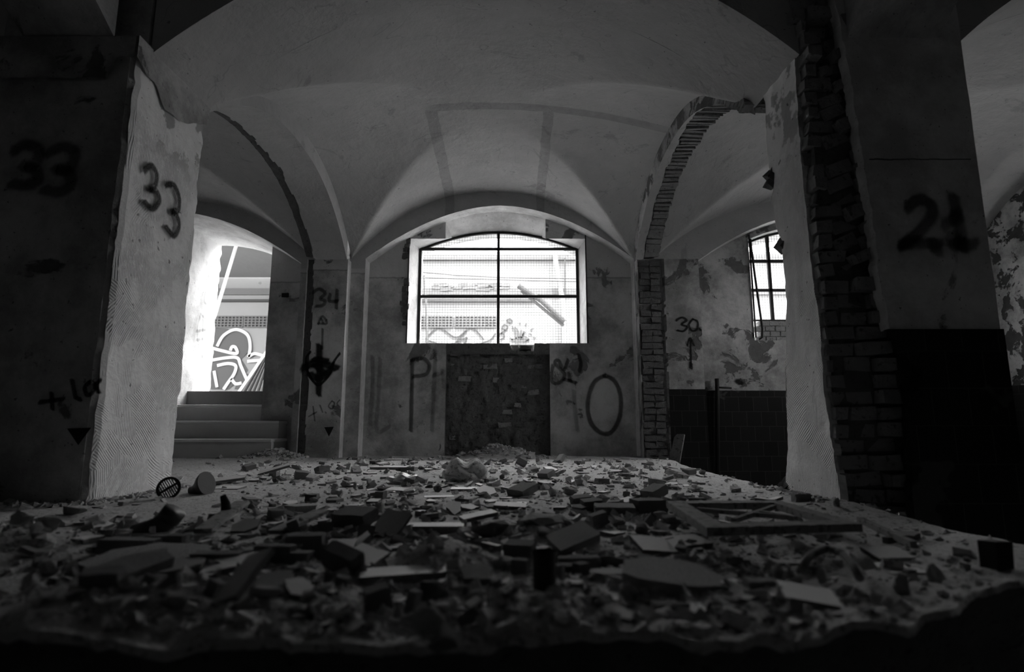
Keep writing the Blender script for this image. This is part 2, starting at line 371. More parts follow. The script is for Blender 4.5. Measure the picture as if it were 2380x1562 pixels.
# ---------------------------------------------------------------- longitudinal arches between bays (x bands)
def side_arch(x0, x1, label, brick_at, left):
    """x0 = face toward the middle bay, x1 = far face"""
    zs_, zc_ = 2.00, 2.545; YE = 5.66
    g = 1 if x1 > x0 else -1; W = abs(x1 - x0)
    ys = arclin(Y1 - .02, YE, 110)
    rag = lambda y: brick_at * (1 if left else min(1, max(.1, (y - 3.3) / 1.3))) + (.035 if left else .020) * nz(y, 0, 0, 5) + .018 * nz(y, 3, 0, 19)
    def soff(y, t):
        z = arc(y, Y1 - .02, YE, zs_, zc_); d = t * W
        if d > rag(y): z += (.030 if left else .05) + .012 * nz(y * 16, t * 4)
        return (x0 + g * d + (0 if left else WD(y) * (1 - t)), y, z)
    b = MB(); ts = lin(0, 1, 26)
    b.grid(soff, ys, ts, lambda y, t: 1 if t * W > rag(y) else 0)
    hy = (YW - Y1) / 2; ym = (YW + Y1) / 2
    top = lambda y: vault_z(1, (y - ym) / hy)
    b.grid(lambda y, t: (x0 + (0 if left else WD(y)), y, lerp(soff(y, 0)[2], top(y) + .04, t)), ys, [0, .5, 1], 2)
    b.grid(lambda y, t: (x1, y, lerp(soff(y, 1)[2], top(y) + .03, t)), ys, [0, 1], 0 if left else 0)
    root = struct(b.build(label, ['vault', 'mortar', M['edge'] if not left else 'vault']))
    if not left:     # radial bricks of the stripped soffit
        R = random.Random(9); q = MB(); n = 74
        for k in range(n):
            a = PI * (k + .5) / n; y = (Y1 + 5.68) / 2 - math.cos(a) * (5.68 - Y1) / 2; z = arc(y, Y1 - .02, YE, zs_, zc_)
            r0 = rag(y); w = W - r0 - R.uniform(0, .012)
            rot = Euler((-(a - PI / 2) * .9, 0, 0)).to_matrix()
            q.box((x0 + r0 + w / 2 + .004, y, z + .050 + R.uniform(-.006, .006)), (w, .034, .07), 0, rot, .007, R)
        child(q.build('brick_course', 'brick'), root)
    return root
side_arch(-1.70, -2.12, 'trim_7', .34, True)
side_arch(1.27, 1.51, 'trim_8', .085, False)
# ---------------------------------------------------------------- back wall
b = MB()      # materials: 0 wall 1 peel 2 pale 3 white (lit look) 4 brick 5 tile 6 mortar
def rect_y(x0, x1, z0, z1, y, mi=0, nx=1, nz_=1): b.grid(lambda x, z: (x, y, z), lin(x0, x1, nx), lin(z0, z1, nz_), mi)
def rect_x(x, y0, y1, z0, z1, mi=0): b.grid(lambda y, z: (x, y, z), [y0, y1], [z0, z1], mi)
RC = [-3.65, -.13, 3.35]; RH = 1.42; RZS, RZC = 2.06, 2.65
rarc = lambda k, x: arc(x, RC[k] - RH, RC[k] + RH, RZS if k == 1 else 2.01, RZC if k == 1 else 2.58, 1.85)
for k, cx in enumerate(RC):
    a, c = cx - RH, cx + RH; xs = arclin(a, c, 64); z = lambda x: rarc(k, x); mi = 1 if k == 2 else 0
    b.grid(lambda x, t: (x, YW, lerp(z(x), 3.05, t)), xs, lin(0, 1, 4), 7)
    yr = 6.2 if k == 0 else YR
    b.grid(lambda x, t: (x, lerp(YW, yr if k else 6.98, t), z(x) + .006 * nz(x, t, 0, 9)), xs, lin(0, 1, 4), 3)  # soffit in the lightened plaster, its glow put into the colour
    for x in (a, c): rect_x(x, YW, yr, ZLOW, RZS + .01, 3 if k == 1 else mi)  # middle recess jambs paler to paint the light on them
    for q0, q1 in ((BV[k][0] - .02, a), (c, BV[k][1] + .04)):
        if q1 > q0: rect_y(q0, q1, ZLOW, 1.95, YW, mi); rect_y(q0, q1, 1.95, 3.05, YW, 7)
# main recess wall and window opening
a, c = RC[1] - RH, RC[1] + RH; z = lambda x: rarc(1, x)
WX0, WX1, WZ0, WZT = -1.13, .81, 1.18, 2.34; PX0, PX1 = -.70, .40
ztop = lambda x: z(x)
for (x0, x1) in ((a, WX0), (WX1, c)):
    xs = [x0, x1] + [x for x in arclin(a, c, 64) if x0 < x < x1]; xs.sort()
    b.grid(lambda x, t: (x, YR, lerp(ZLOW, ztop(x), t)), xs, lin(0, 1, 10), 0)
CX0, CX1 = -.73, .37
for (x0, x1) in ((WX0, CX0), (CX1, WX1)):
    b.grid(lambda x, t: (x, YR, lerp(WZT + .008 * nz(x, 0, 0, 20), ztop(x), t)), lin(x0, x1, 10), [0, 1], 0)
rect_y(WX0, PX0, ZLOW, WZ0, YR, 0); rect_y(PX1, WX1, ZLOW, WZ0, YR, 0)
# stripped patch under the window: recessed rubble masonry
def patch(x, zz):
    e = min(x - PX0, PX1 - x); d = .05 if e > .001 else 0
    return (x, YR + d + .022 * fb(x, zz, 1, 7) * (1 if d else 0), zz)
b.grid(patch, [PX0, PX0 + .002] + lin(PX0 + .03, PX1 - .03, 60) + [PX1 - .002, PX1], lin(0, 1.10, 60), 6)
R = random.Random(12)
zz = .02
while zz < 1.16:      # brick lumps
    x = PX0 + .03
    while x < PX1 - .12:
        w = R.uniform(.07, .16)
        if R.random() < (.75 if zz > .9 else .22): b.box((x + w / 2, YR + .066 + R.uniform(-.006, .012), zz + .03), (w - .012, .05, .050), R.choice([4, 6]), None, .010, R)
        x += w
    zz += .068
sill_gap = lambda x: (.085 + .02 * nz(x, 0, 0, 25)) if -.02 < x < .24 else .012 * abs(nz(x, 1, 0, 16))
b.grid(lambda x, t: (x, YR - .004, lerp(1.06, WZ0 - sill_gap(x), t)), lin(PX0, PX1, 110), [0, 1], 6)
b.grid(lambda x, y: (x, y, WZ0 - sill_gap(x) * (1 if y < YR + .12 else 0) + (0 if y < YR + .12 else .0)), lin(WX0, WX1, 160), [YR - .004, YR + .1, YR + .13, 6.55], 2)
# splayed reveals and soffit to the iron frame
FX0, FX1, FZS, FZC, FY = -1.063, .757, 2.312, 2.525, 6.30
farc = lambda x: FZS + (FZC - FZS) * (1 - ((x + .153) / .91) ** 2)
b.grid(lambda t, s: (lerp(WX0, FX0, t), lerp(YR, FY, t), lerp(WZ0, lerp(WZT + .03, FZS, t), s)), [0, 1], lin(0, 1, 6), 3)
b.grid(lambda t, s: (lerp(WX1, FX1, t), lerp(YR, FY, t), lerp(WZ0, lerp(WZT + .03, FZS, t), s)), [0, 1], lin(0, 1, 6), 3)
def cols():
    out = []
    for i in range(61):
        x = lerp(WX0, WX1, i / 60); out.append((x, None))
    r = [(x, WZT) for x, _ in out if x < CX0] + [(CX0, WZT), (CX0 + .0005, 'a')] + [(x, 'a') for x, _ in out if CX0 + .001 < x < CX1 - .001] + [(CX1 - .0005, 'a'), (CX1, WZT)] + [(x, WZT) for x, _ in out if x > CX1]
    return r
cl = cols()
def sof(i, t):
    x, zf = cl[int(i)]; zf = z(x) if zf == 'a' else zf
    k = (x - WX0) / (WX1 - WX0); xb = lerp(FX0, FX1, k)
    return (lerp(x, xb, t), lerp(YR, FY, t), lerp(zf, farc(xb), t))
b.grid(sof, list(range(len(cl))), [0, .5, 1], 3)
# outer thickness of the wall behind the frame
b.grid(lambda x, t: (x, lerp(FY, 6.55, t), farc(x)), lin(FX0, FX1, 40), [0, 1], 3)
rect_x(FX0, FY, 6.55, WZ0, FZS, 3); rect_x(FX1, FY, 6.55, WZ0, FZS, 3)
b.grid(lambda x, t: (x, 6.55, lerp(farc(x), 3.05, t)), lin(FX0, FX1, 40), [0, 1], 3)
rect_y(-1.9, FX0, ZLOW, 3.05, 6.55, 2); rect_y(FX1, 2.66, ZLOW, 3.05, 6.55, 2); rect_y(FX0, FX1, ZLOW, WZ0, 6.55, 2)
# left bay: doorway infill walls
DX0, DX1 = -3.70, -2.71
a, c = RC[0] - RH, RC[0] + RH; z = lambda x: rarc(0, x)
b.grid(lambda x, t: (x, 6.2, lerp(ZLOW, z(x), t)), [DX1 + .008 * 0] + [x for x in arclin(a, c, 64) if x > DX1], lin(0, 1, 10), 0)
b.grid(lambda x, t: (x, 6.2, lerp(ZLOW, z(x), t)), [x for x in arclin(a, c, 64) if x < DX0] + [DX0], lin(0, 1, 10), 3)
b.grid(lambda y, zz: (DX0 + .01 * nz(y, zz, 0, 6) + (.012 * nz(0, zz, 4, 12) if y > 6.9 else 0), y + (.022 * nz(zz, 4, 0, 9) if y > 6.9 else 0), zz), lin(6.2, 6.98, 12), lin(0, 2.75, 120), 3)
rect_x(DX1, 6.2, 6.98, 0, 2.75, 0)
b.grid(lambda x, t: (x, 6.98, lerp(z(x), 3.05, t)), lin(DX0, DX1, 20), [0, 1], 3)
rect_y(DX1, -1.9, ZLOW, 3.05, 6.98, 2); rect_y(-5.6, DX0, ZLOW, 3.05, 6.98, 3); rect_x(-1.9, 6.55, 6.98, ZLOW, 3.05, 2)
# right bay: recess wall with the second window, tiled dado
a, c = RC[2] - RH, RC[2] + RH; z = lambda x: rarc(2, x)
VX0, VX1, VZ0 = 2.59, 4.11, 1.21; varc = lambda x: 2.33 + .17 * (1 - ((x - 3.35) / .76) ** 2)
xs = arclin(a, c, 64)
b.grid(lambda x, t: (x, YR, lerp(.675, z(x), t)), [x for x in xs if x < VX0] + [VX0], lin(0, 1, 6), 1)
b.grid(lambda x, t: (x, YR, lerp(.675, z(x), t)), [VX1] + [x for x in xs if x > VX1], lin(0, 1, 6), 1)
rect_y(VX0, VX1, .675, VZ0, YR, 1); b.grid(lambda x, t: (x, YR, lerp(varc(x), z(x), t)), lin(VX0, VX1, 24), [0, 1], 1)
rect_y(a, c, ZLOW, .675, YR - .012, 5); b.poly([(a, YR - .012, .675), (c, YR - .012, .675), (c, YR, .675), (a, YR, .675)], 5)
b.grid(lambda x, y: (x, y, varc(x)), lin(VX0, VX1, 24), [YR, 6.55], 3)
rect_x(VX0, YR, 6.55, VZ0, 2.33, 3); rect_x(VX1, YR, 6.55, VZ0, 2.33, 3); b.grid(lambda x, y: (x, y, VZ0), [VX0, VX1], [YR, 6.55], 1)
rect_y(2.66 - .07, VX1, ZLOW, VZ0, 6.55, 2); rect_y(VX1, 5.3, ZLOW, 3.05, 6.55, 2); b.grid(lambda x, t: (x, 6.55, lerp(varc(x), 3.05, t)), lin(VX0, VX1, 24), [0, 1], 2)
R = random.Random(4)
for row in range(4):     # bricks closing the foot of the second window
    x = VX0 + .06 + (.05 if row % 2 else 0)
    while x < VX1 - .1: b.box((x + .055, 6.16, VZ0 + .03 + row * .058), (.10, .1, .05), 4, None, .003, R); x += .112
wall_back = struct(b.build('wall_back', ['wall', 'peel', 'pale', 'white', 'brick', 'tile', 'mortar', 'vault']))
# piers on the back wall (each its own thing)
def pier(x0, x1, label, mats, rag_x=None, left=True):
    t = thing('pier', label, 'pier', ((x0 + x1) / 2, 5.76, 0))
    b = MB(); zz = lin(ZLOW, 2.02, 130)
    def mf(x, z_):
        if rag_x is None: return 0
        d = .022 * nz(z_, 1, x0, 6) + .012 * nz(z_, 5, x0, 22)
        return 1 if ((x < rag_x + d) if left else (rag_x[0] + d * .4 < x < rag_x[1] + d)) else 0
    def fn(x, z_):
        k = mf(x, z_); return (x, 5.70 + (.028 + .012 * nz(x * 12, z_ * 14) if k else .004 * nz(x, z_, 0, 4)), z_)
    b.grid(fn, lin(x0, x1, 34), zz, mf)
    if left is False: 
        pass
    b.grid(lambda y, z_: (x0, y, z_), lin(5.70, YW, 3), [ZLOW, 2.02], 2); b.grid(lambda y, z_: (x1 + .004 * 0, y, z_), lin(5.70, YW, 3), [ZLOW, 2.02], 2)
    b.grid(lambda x, y: (x, y, 2.02), [x0, x1], [5.70, YW], 0)
    child(b.build('shaft', mats), t); return t
pierL = pier(-2.12, -1.70, 'back pier sprayed 34 with a black paint blot, left of the barred window', ['wall', 'mortar', 'white'], -2.045)  # side faces whitened, window light painted into their colour
pierR = pier(1.295, 1.93, 'back pier sprayed 30 with a double arrow, beside the brick arch', ['peel', 'brick', 'peel'], (1.30, 1.56), False)
R = random.Random(77); q = MB(); zz = ZLOW
while zz < 2.0:
    for xa, xb in ((1.315, 1.42), (1.428, 1.525)): q.box(((xa + xb) / 2 + R.uniform(-.006, .006), 5.742 + R.uniform(-.014, .012), zz + .029), (xb - xa, .08, .054), 0, Euler((0, R.uniform(-.06, .06), 0)).to_matrix(), .009, R)
    zz += .066
child(q.build('brick_course', 'brick2'), pierR)
q = MB(); q.grid(lambda x, z_: (x, 5.688, z_), [1.565, 1.935], lin(ZLOW, .67, 4), lambda x, z_: 0)
q.grid(lambda y, z_: (1.935, y, z_), [5.688, 5.98], [ZLOW, .67]); q.poly([(1.565, 5.688, .67), (1.935, 5.688, .67), (1.935, 5.71, .67), (1.565, 5.71, .67)])
child(q.build('tiled_base', 'tile'), pierR)
# side walls and rear of the corridor, lower floor
b = MB(); rect_x(-5.18, -1.9, 7.0, ZLOW, 3.05, 1); struct(b.build('wall_left', ['wall', 'peel']))
SY0, SY1, SZ0, SZ1 = 3.8, 4.9, 1.3, 2.0      # unseen side opening added in the right wall to light the left pillar
b = MB(); rect_x(4.84, -1.9, SY0, .69, 3.05, 0); rect_x(4.84, SY1, 6.6, .69, 3.05, 0); rect_x(4.84, SY0, SY1, .69, SZ0, 0); rect_x(4.84, SY0, SY1, SZ1, 3.05, 0); rect_x(4.828, -1.9, 6.0, ZLOW, .69, 1)
for zz in (SZ0, SZ1): b.grid(lambda x, y: (x, y, zz), [4.84, 5.2], [SY0, SY1], 0)
for yy in (SY0, SY1): b.grid(lambda x, t: (x, yy, t), [4.84, 5.2], [SZ0, SZ1], 0)
struct(b.build('wall_right', [m_wall('blotched_plaster', .30, .50, .06, .50, .54, sc=2.2), 'tile']))
b = MB(); b.box((-.2, -1.95, 1.1), (10.4, .1, 4.0)); b.box((-5.24, 2.4, 1.1), (.10, 8.9, 4.0)); struct(b.build('wall_rear', 'dark_front'))
b = MB()
for ya, yb, za, zb in ((-2, SY0, -.9, 3.1), (SY1, 6.6, -.9, 3.1), (SY0, SY1, -.9, SZ0), (SY0, SY1, SZ1, 3.1)): b.box((5.15, (ya + yb) / 2, (za + zb) / 2), (.10, yb - ya, zb - za))
b.box((5.0, -1.95, 1.1), (.4, .1, 4)); b.box((5.0, 6.55, 1.1), (.4, .1, 4)); struct(b.build('wall_outer', 'fac'))
b = MB(); b.grid(lambda x, y: (x, y, ZLOW + .01 * nz(x, y, 0, 2)), lin(-5.2, 4.9, 40), lin(-1.95, 6.6, 40)); struct(b.build('floor', 'floor', smooth=True))
# ---------------------------------------------------------------- raised platform floor with dust, mounds and broken front edge
mounds = []
def mound(u, v, r, h): p = atZ(u, v); mounds.append((p.x, p.y, r, h))
mound(1035, 1310, .13, .050); mound(60, 1275, .16, .05); mound(1270, 1445, .12, .035)
mound(330, 1440, .12, .035); mound(640, 1065, .22, .06); mound(1160, 1062, .34, .10); mound(1560, 1076, .30, .03)
mound(60, 1480, .12, .03); mound(620, 1420, .10, .02); mound(1240, 1245, .12, .035); mound(1950, 1190, .18, .03); mound(1010, 1105, .3, .03)
def edge_y(x): return table([(-5, .80), (-1, .83), (.3, .85), (.6, .92), (1.0, 1.17), (1.4, 1.36)], x) + .035 * nz(x, 0, 0, 4) + .02 * nz(x, 5, 0, 13)
def fz(x, y):
    h = .010 * fb(x, y, 0, 2.5) + .006 * fb(x, y, 3, 11, 3)
    if y < 1.6: h += (1.6 - y) / .7 * (.016 * fb(x, y, 7, 7, 4) + .010 * abs(fb(x, y, 1, 16, 3)))
    for mx, my, r, hh in mounds:
        d = ((x - mx) ** 2 + (y - my) ** 2) / (r * r)
        if d < 5: h += hh * math.exp(-d * 1.6) * (1 + .35 * nz(x, y, 2, 14))
    if x > 1.25: h -= (x - 1.25) ** 2 * 1.0
    return h
b = MB()
xs = lin(-5.18, -2.5, 50)[:-1] + lin(-2.5, 1.37, 210); vs = [i / 190 for i in range(191)]
def plat(x, t):
    e = edge_y(x); y = e + (6.25 - e) * t ** 1.55; xr = x
    if x > 1.3: xr = x + .02 * nz(y, 0, 0, 5) + .01 * nz(y, 0, 0, 21)
    z_ = fz(x, y) - (.012 if t == 0 else 0); return (xr, y, z_)
b.grid(plat, xs, vs)
b.grid(lambda x, t: (x, edge_y(x) + .04 * (t > 0) * nz(x, t, 0, 9) + .30 * t ** .6, lerp(plat(x, 0)[2], ZLOW, t)), xs, [0, .02, .05, .1, .2, .5, 1], 1)  # front face undercut and given dark mortar to keep it in shade
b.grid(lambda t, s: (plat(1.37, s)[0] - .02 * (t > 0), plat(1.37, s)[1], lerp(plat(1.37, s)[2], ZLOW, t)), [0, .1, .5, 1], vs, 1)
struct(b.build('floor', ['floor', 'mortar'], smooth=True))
# ---------------------------------------------------------------- steps in the doorway
st = thing('staircase', 'four worn stone steps climbing to the doorway on the left', 'stairs', (-3.2, 5.9, 0))
M['marble'].node_tree.nodes['Principled BSDF'].inputs['Specular IOR Level'].default_value = .7; M['marble'].node_tree.nodes['Principled BSDF'].inputs['Roughness'].default_value = .38
for zt, y0, x0, x1 in ((.18, 5.67, -4.6, -2.36), (.36, 5.97, -4.6, -2.42), (.54, 6.27, -3.69, -2.72), (.705, 6.57, -3.69, -2.72)):
    q = MB(); q.box(((x0 + x1) / 2, y0 + .20, zt - .015), (x1 - x0, .40, .03)); o = q.build('tread', 'marble')
    bv = o.modifiers.new('b', 'BEVEL'); bv.width = .008; bv.segments = 2; child(o, st)
    q = MB(); q.box(((x0 + x1) / 2, y0 + .22, zt / 2 - .015), (x1 - x0 - .02, .38, zt - .03)); child(q.build('riser', 'riser'), st)
b = MB(); b.box((-3.2, 7.0, .35), (1.0, .2, .70)); struct(b.build('trim_1', 'ground'))
# ---------------------------------------------------------------- windows
def window(nm, x0, x1, z0, arcf, zmid, ztr, y, mull, meshlab, bar=.014):
    root = bpy.data.objects.new(nm, None); C.objects.link(root); root.location = ((x0 + x1) / 2, y, z0); struct(root)
    q = MB(); w = bar * 2
    q.bar((x0 + bar, y, z0), (x0 + bar, y, arcf(x0 + bar)), w, .03); q.bar((x1 - bar, y, z0), (x1 - bar, y, arcf(x1 - bar)), w, .03)
    xs = lin(x0 + bar, x1 - bar, 28)
    for p, r in zip(xs, xs[1:]): q.bar((p, y, arcf(p) - bar), (r, y, arcf(r) - bar), .03, w * .8)
    q.bar((x0, y, z0 + .008), (x1, y, z0 + .008), .03, .016)
    child(q.build('window_frame', 'iron'), root)
    for m_ in mull:
        q = MB(); q.bar((m_, y - .004, z0), (m_, y - .004, arcf(m_) - .005), .031, .03); child(q.build('mullion', 'iron'), root)
    for zz in (zmid, ztr):
        q = MB(); q.bar((x0, y - .004, zz), (x1, y - .004, zz), .03, .030); child(q.build('glazing_bar', 'iron'), root)
    q = MB(); s = .0305
    n = int((x1 - x0) / s)
    for i in range(1, n): x = x0 + i * s; q.bar((x, y + .02, z0), (x, y + .02, arcf(x) - .01), .0022)
    n = int((arcf((x0 + x1) / 2) - z0) / s)
    for i in range(1, n):
        zz = z0 + i * s; xs = [x for x in lin(x0, x1, 80) if arcf(x) > zz + .01]
        if len(xs) > 1: q.bar((xs[0], y + .02, zz), (xs[-1], y + .02, zz), .0022)
    child(q.build('wire_mesh', 'iron'), root)
    q = MB(); q.grid(lambda x, t: (x, y + .024, lerp(z0, arcf(x) - .005, t)), lin(x0, x1, 20), [0, 1]); child(q.build('window_pane', 'glass'), root)
    return root
w1 = window('window_1', FX0, FX1, WZ0, farc, 1.757, 2.315, FY, [-.155], '')
w2 = window('window_2', VX0 + .03, VX1, VZ0 + .235, varc, 1.79, 2.12, 6.14, [2.86, 3.36, 3.86], '', .013)
for xx in (WX0 + .004, WX1 - .004):
    q = MB(); q.bar((xx, YR - .004, WZ0), (xx, YR - .004, WZT + .05), .012); child(q.build('casing_strip', 'iron'), w1)
q = MB(); q.tube([(2.61, 5.985, 2.33), (2.62, 5.97, 2.0), (2.645, 5.965, 1.6), (2.665, 5.965, 1.33), (2.66, 5.975, 1.24), (2.63, 5.99, 1.22)], .012, 8); child(q.build('iron_bracket', 'iron'), w2)
q = MB(); q.bar((2.60, 5.99, 1.24), (2.60, 5.99, 2.38), .014); child(q.build('iron_bracket', 'iron'), w2)
# broken masonry along the left edge of the window
R = random.Random(3); q = MB()
for i in range(26):
    zz = R.choice([R.uniform(2.12, 2.36), R.uniform(1.42, 1.62), R.uniform(1.2, 1.9)])
    q.box((WX0 - R.uniform(.0, .05), YR - .002, zz), (R.uniform(.02, .06), .02, R.uniform(.03, .07)), 0, None, .008, R)
child(q.build('broken_edge', 'mortar'), w1)
# hook of loose bricks lying in the sill gap
# ---------------------------------------------------------------- spray paint
def stroke(paths, to3, n, w, name, parent, mat='spray', label=None, vary=.18):
    """soft-edged ribbons; to3 maps a pixel to a point on the wall"""
    me = bpy.data.meshes.new(name); V = []; Fc = []; UV = []; n = Vector(n); off = 0
    for path in paths:
        ww = w
        if isinstance(path[0], (int, float)): ww = path[0]; path = path[1:]
        P = [to3(*p) + n * (.004 + off) for p in path]; off += .0006
        Q = []
        for i in range(len(P) - 1):      # Catmull-Rom
            p0, p1, p2, p3 = P[max(i - 1, 0)], P[i], P[i + 1], P[min(i + 2, len(P) - 1)]
            for k in range(6):
                t = k / 6; Q.append(.5 * ((2 * p1) + (p2 - p0) * t + (2 * p0 - 5 * p1 + 4 * p2 - p3) * t * t + (3 * p1 - p0 - 3 * p2 + p3) * t ** 3))
        Q.append(P[-1]); d0 = (Q[1] - Q[0]).normalized(); d1 = (Q[-1] - Q[-2]).normalized()
        Q = [Q[0] - d0 * ww * .5] + Q + [Q[-1] + d1 * ww * .5]; b0 = len(V)
        for i, p in enumerate(Q):
            t = (Q[min(i + 1, len(Q) - 1)] - Q[max(i - 1, 0)]).normalized(); s = n.cross(t).normalized() * ww * .5 * (1 + vary * nz(i * .4, b0, 0, 1))
            e = 0.0 if i in (0, len(Q) - 1) else 1.0
            V += [p - s, p, p + s]; UV += [0.0, e, 0.0]
        for i in range(len(Q) - 1):
            a = b0 + i * 3; Fc += [(a, a + 1, a + 4, a + 3), (a + 1, a + 2, a + 5, a + 4)]
    me.from_pydata([tuple(p) for p in V], [], Fc); me.materials.append(M[mat]); uvl = me.uv_layers.new(name='UVMap')
    for lp in me.loops: uvl.data[lp.index].uv = (UV[lp.vertex_index], 0)
    o = bpy.data.objects.new(name, me); C.objects.link(o)
    if label: o['label'] = label
    if parent is not None: child(o, parent)
    return o
ny, px_ = (0, -1, 0), (1, 0, 0)
YL = lambda yy: (lambda u, v: atY(u, v, yy))
XLf = lambda xx: (lambda u, v: atX(u, v, xx))
# "33" on the dark front of the left pillar
stroke([[(35, 350), (62, 336), (92, 350), (85, 378), (55, 388), (85, 395), (88, 420), (60, 432), (32, 428)],
        [(118, 355), (150, 342), (175, 356), (165, 388), (130, 395), (162, 402), (165, 432), (138, 448), (108, 442)]], YL(Y0), ny, .072, 'painted_number', pl, 'spray2', label='black spray painted 33')
stroke([[(95, 935), (148, 928)], [(122, 915), (124, 950)], [(170, 885), (178, 925)], [(186, 926), (188, 930)], [(210, 890), (200, 900), (205, 918), (218, 912), (220, 892), (210, 888)], [(236, 885), (226, 895), (232, 912)]],
       YL(Y0), ny, .026, 'painted_mark', pl, label='black spray painted +1.00')
def tri(pts, to3, n, parent, mat='black'):
    q = MB(); q.poly([to3(*p) + Vector(n) * .005 for p in pts]); o = q.build('painted_triangle', mat); child(o, parent); return o
tri([(158, 996), (214, 994), (184, 1035)], YL(Y0), ny, pl)
stroke([[(335, 395), (350, 385), (362, 405), (358, 432), (345, 440), (362, 445), (368, 468), (352, 485), (335, 470)],
        [(385, 430), (402, 430), (414, 458), (412, 488), (396, 492), (408, 500), (414, 525), (402, 548), (384, 528)]], XLf(XR + .012), px_, .046, 'painted_number', pl, label='black spray painted 33')
# back pier marks
tp = YL(5.70)
stroke([[(728, 680), (742, 672), (756, 682), (745, 694), (756, 700), (750, 710), (735, 712)], [(768, 685), (766, 700), (784, 700)], [(784, 675), (782, 716)]], tp, ny, .050, 'painted_number', pierL, 'spray2', 'black spray painted 34')
stroke([[(750, 765), (749, 810)], [(740, 752), (750, 735), (760, 752), (740, 752)], [(748, 742), (751, 750)]], tp, ny, .032, 'painted_arrow', pierL, 'spray2')
stroke([[.11, (705, 855), (730, 845), (760, 848), (780, 856)], [.10, (722, 870), (742, 880), (768, 862)], [.09, (742, 805), (743, 845), (742, 880), (741, 915)], [.035, (722, 818), (712, 835), (718, 870), (740, 895), (765, 872), (776, 842), (790, 822)], [.07, (730, 835), (760, 838)], [.09, (735, 850), (755, 868)]],
       tp, ny, .06, 'painted_blot', pierL)
stroke([[(718, 968), (736, 958)], [(728, 945), (732, 978)], [(744, 942), (750, 958)], [(757, 958), (758, 960)], [(772, 932), (764, 944), (772, 950), (778, 938), (772, 932)], [(790, 930), (784, 938), (790, 946)]], tp, ny, .020, 'painted_mark', pierL, 'spray2', 'black spray painted +1.00')
tri([(754, 993), (776, 992), (765, 1015)], tp, ny, pierL)
stroke([[(1572, 745), (1585, 738), (1596, 745), (1584, 754), (1597, 760), (1588, 770), (1574, 768)], [(1610, 742), (1601, 755), (1608, 769), (1620, 765), (1621, 748), (1610, 742)], [(1626, 764), (1628, 768)]], tp, ny, .028, 'painted_number', pierR, label='black spray painted 30')
stroke([[(1605, 792), (1606, 850)], [(1597, 803), (1604, 786), (1613, 803)], [.05, (1606, 846), (1606, 855)]], tp, ny, .026, 'painted_arrow', pierR)
# large letters across the wall below the window
tw = YL(YR)
stroke([[(866, 830), (866, 900), (860, 985)], [(884, 835), (880, 920), (876, 1000), (905, 992)]], tw, ny, .060, 'painted_letter', wall_back, 'spray3')
stroke([[(958, 840), (957, 920), (955, 1000)], [(958, 836), (985, 834), (998, 850), (990, 870), (962, 875)]], tw, ny, .060, 'painted_letter', wall_back, 'spray2', 'faded black spray painted P')
stroke([[(1012, 815), (1010, 870), (1004, 1000)], [(1008, 872), (1026, 868)], [(1030, 862), (1032, 900)]], tw, ny, .060, 'painted_letter', wall_back, 'spray3')
stroke([[(1285, 850), (1282, 885), (1300, 890), (1312, 870), (1290, 845), (1298, 838), (1310, 860), (1320, 838)], [(1345, 825), (1350, 845), (1346, 862)], [(1322, 868), (1325, 885)], [.05, (1312, 882), (1338, 890)]], tw, ny, .055, 'painted_letter', wall_back, 'spray2')
stroke([[(1334, 910), (1336, 950), (1342, 1000)]], tw, ny, .060, 'painted_letter', wall_back, 'spray3')
stroke([[(1405, 873), (1380, 890), (1366, 935), (1372, 980), (1395, 1005), (1420, 1005), (1440, 970), (1442, 920), (1428, 885), (1405, 873)]], tw, ny, .065, 'painted_letter', wall_back, 'spray2', 'faded black spray painted O')
stroke([[(1716, 886), (1720, 890)]], YL(YR), ny, .09, 'painted_spot', wall_back)
stroke([[(2110, 480), (2135, 465), (2160, 475), (2165, 500), (2140, 535), (2108, 562), (2095, 570)], [(2100, 568), (2135, 566), (2180, 568)], [(2172, 568), (2175, 585)]], YL(Y0), ny, .075, 'painted_number', pr, 'spray2', label='black spray painted 2')
stroke([[(2215, 460), (2222, 500), (2232, 540), (2234, 575)], [(2195, 522), (2212, 512), (2225, 500)], [(2215, 565), (2235, 572), (2262, 568)]], YL(Y0), ny, .075, 'painted_number', pr, 'spray2', label='black spray painted 1')
jw = XLf(DX0 + .02)
stroke([[(478, 655), (486, 640), (494, 655), (490, 680), (480, 672), (474, 700), (484, 712), (492, 730)], [(466, 730), (458, 760), (460, 800), (470, 830), (482, 800), (480, 750), (466, 730)], [(455, 770), (485, 765)], [(456, 790), (484, 786)], [(470, 735), (468, 860), (462, 880)], [(490, 620), (497, 628), (492, 640)]], jw, px_, .045, 'painted_scribble', wall_back, 'spray3')
q = MB(); q.box(atY(663, 686, 6.19), (.075, .02, .045)); child(q.build('hole_dark_block', 'black'), wall_back)  # solid black block painting the dark inside of a hole
# ---------------------------------------------------------------- outside yard
FYD = 12.0
b = MB(); b.box((0, 26.5, .60), (60, 40, .2)); b.box((18, 2, .4), (25.6, 9, .2)); struct(b.build('yard_ground', 'ground'))
fc = thing('building', 'pale rendered building across the yard with vents and spray graffiti', 'building', (0, FYD, .7))
def fz_(v): return atY(1190, v, FYD).z
b = MB(); b.box((0, FYD + 1.5, (.7 + fz_(585)) / 2), (34, 3, fz_(585) - .7)); child(b.build('wall', 'fac'), fc)
b = MB(); b.box((2, FYD - .04, fz_(601)), (30, .12, .10)); child(b.build('cornice', 'fac2'), fc)
b = MB(); b.box((2, FYD - .02, fz_(679)), (30, .08, .14)); child(b.build('string_course', 'fac2'), fc)
b = MB(); b.box((-4, FYD - .03, fz_(700)), (9.0, .10, .05)); child(b.build('ledge', 'facd'), fc)
vz0, vz1 = fz_(761), fz_(736)
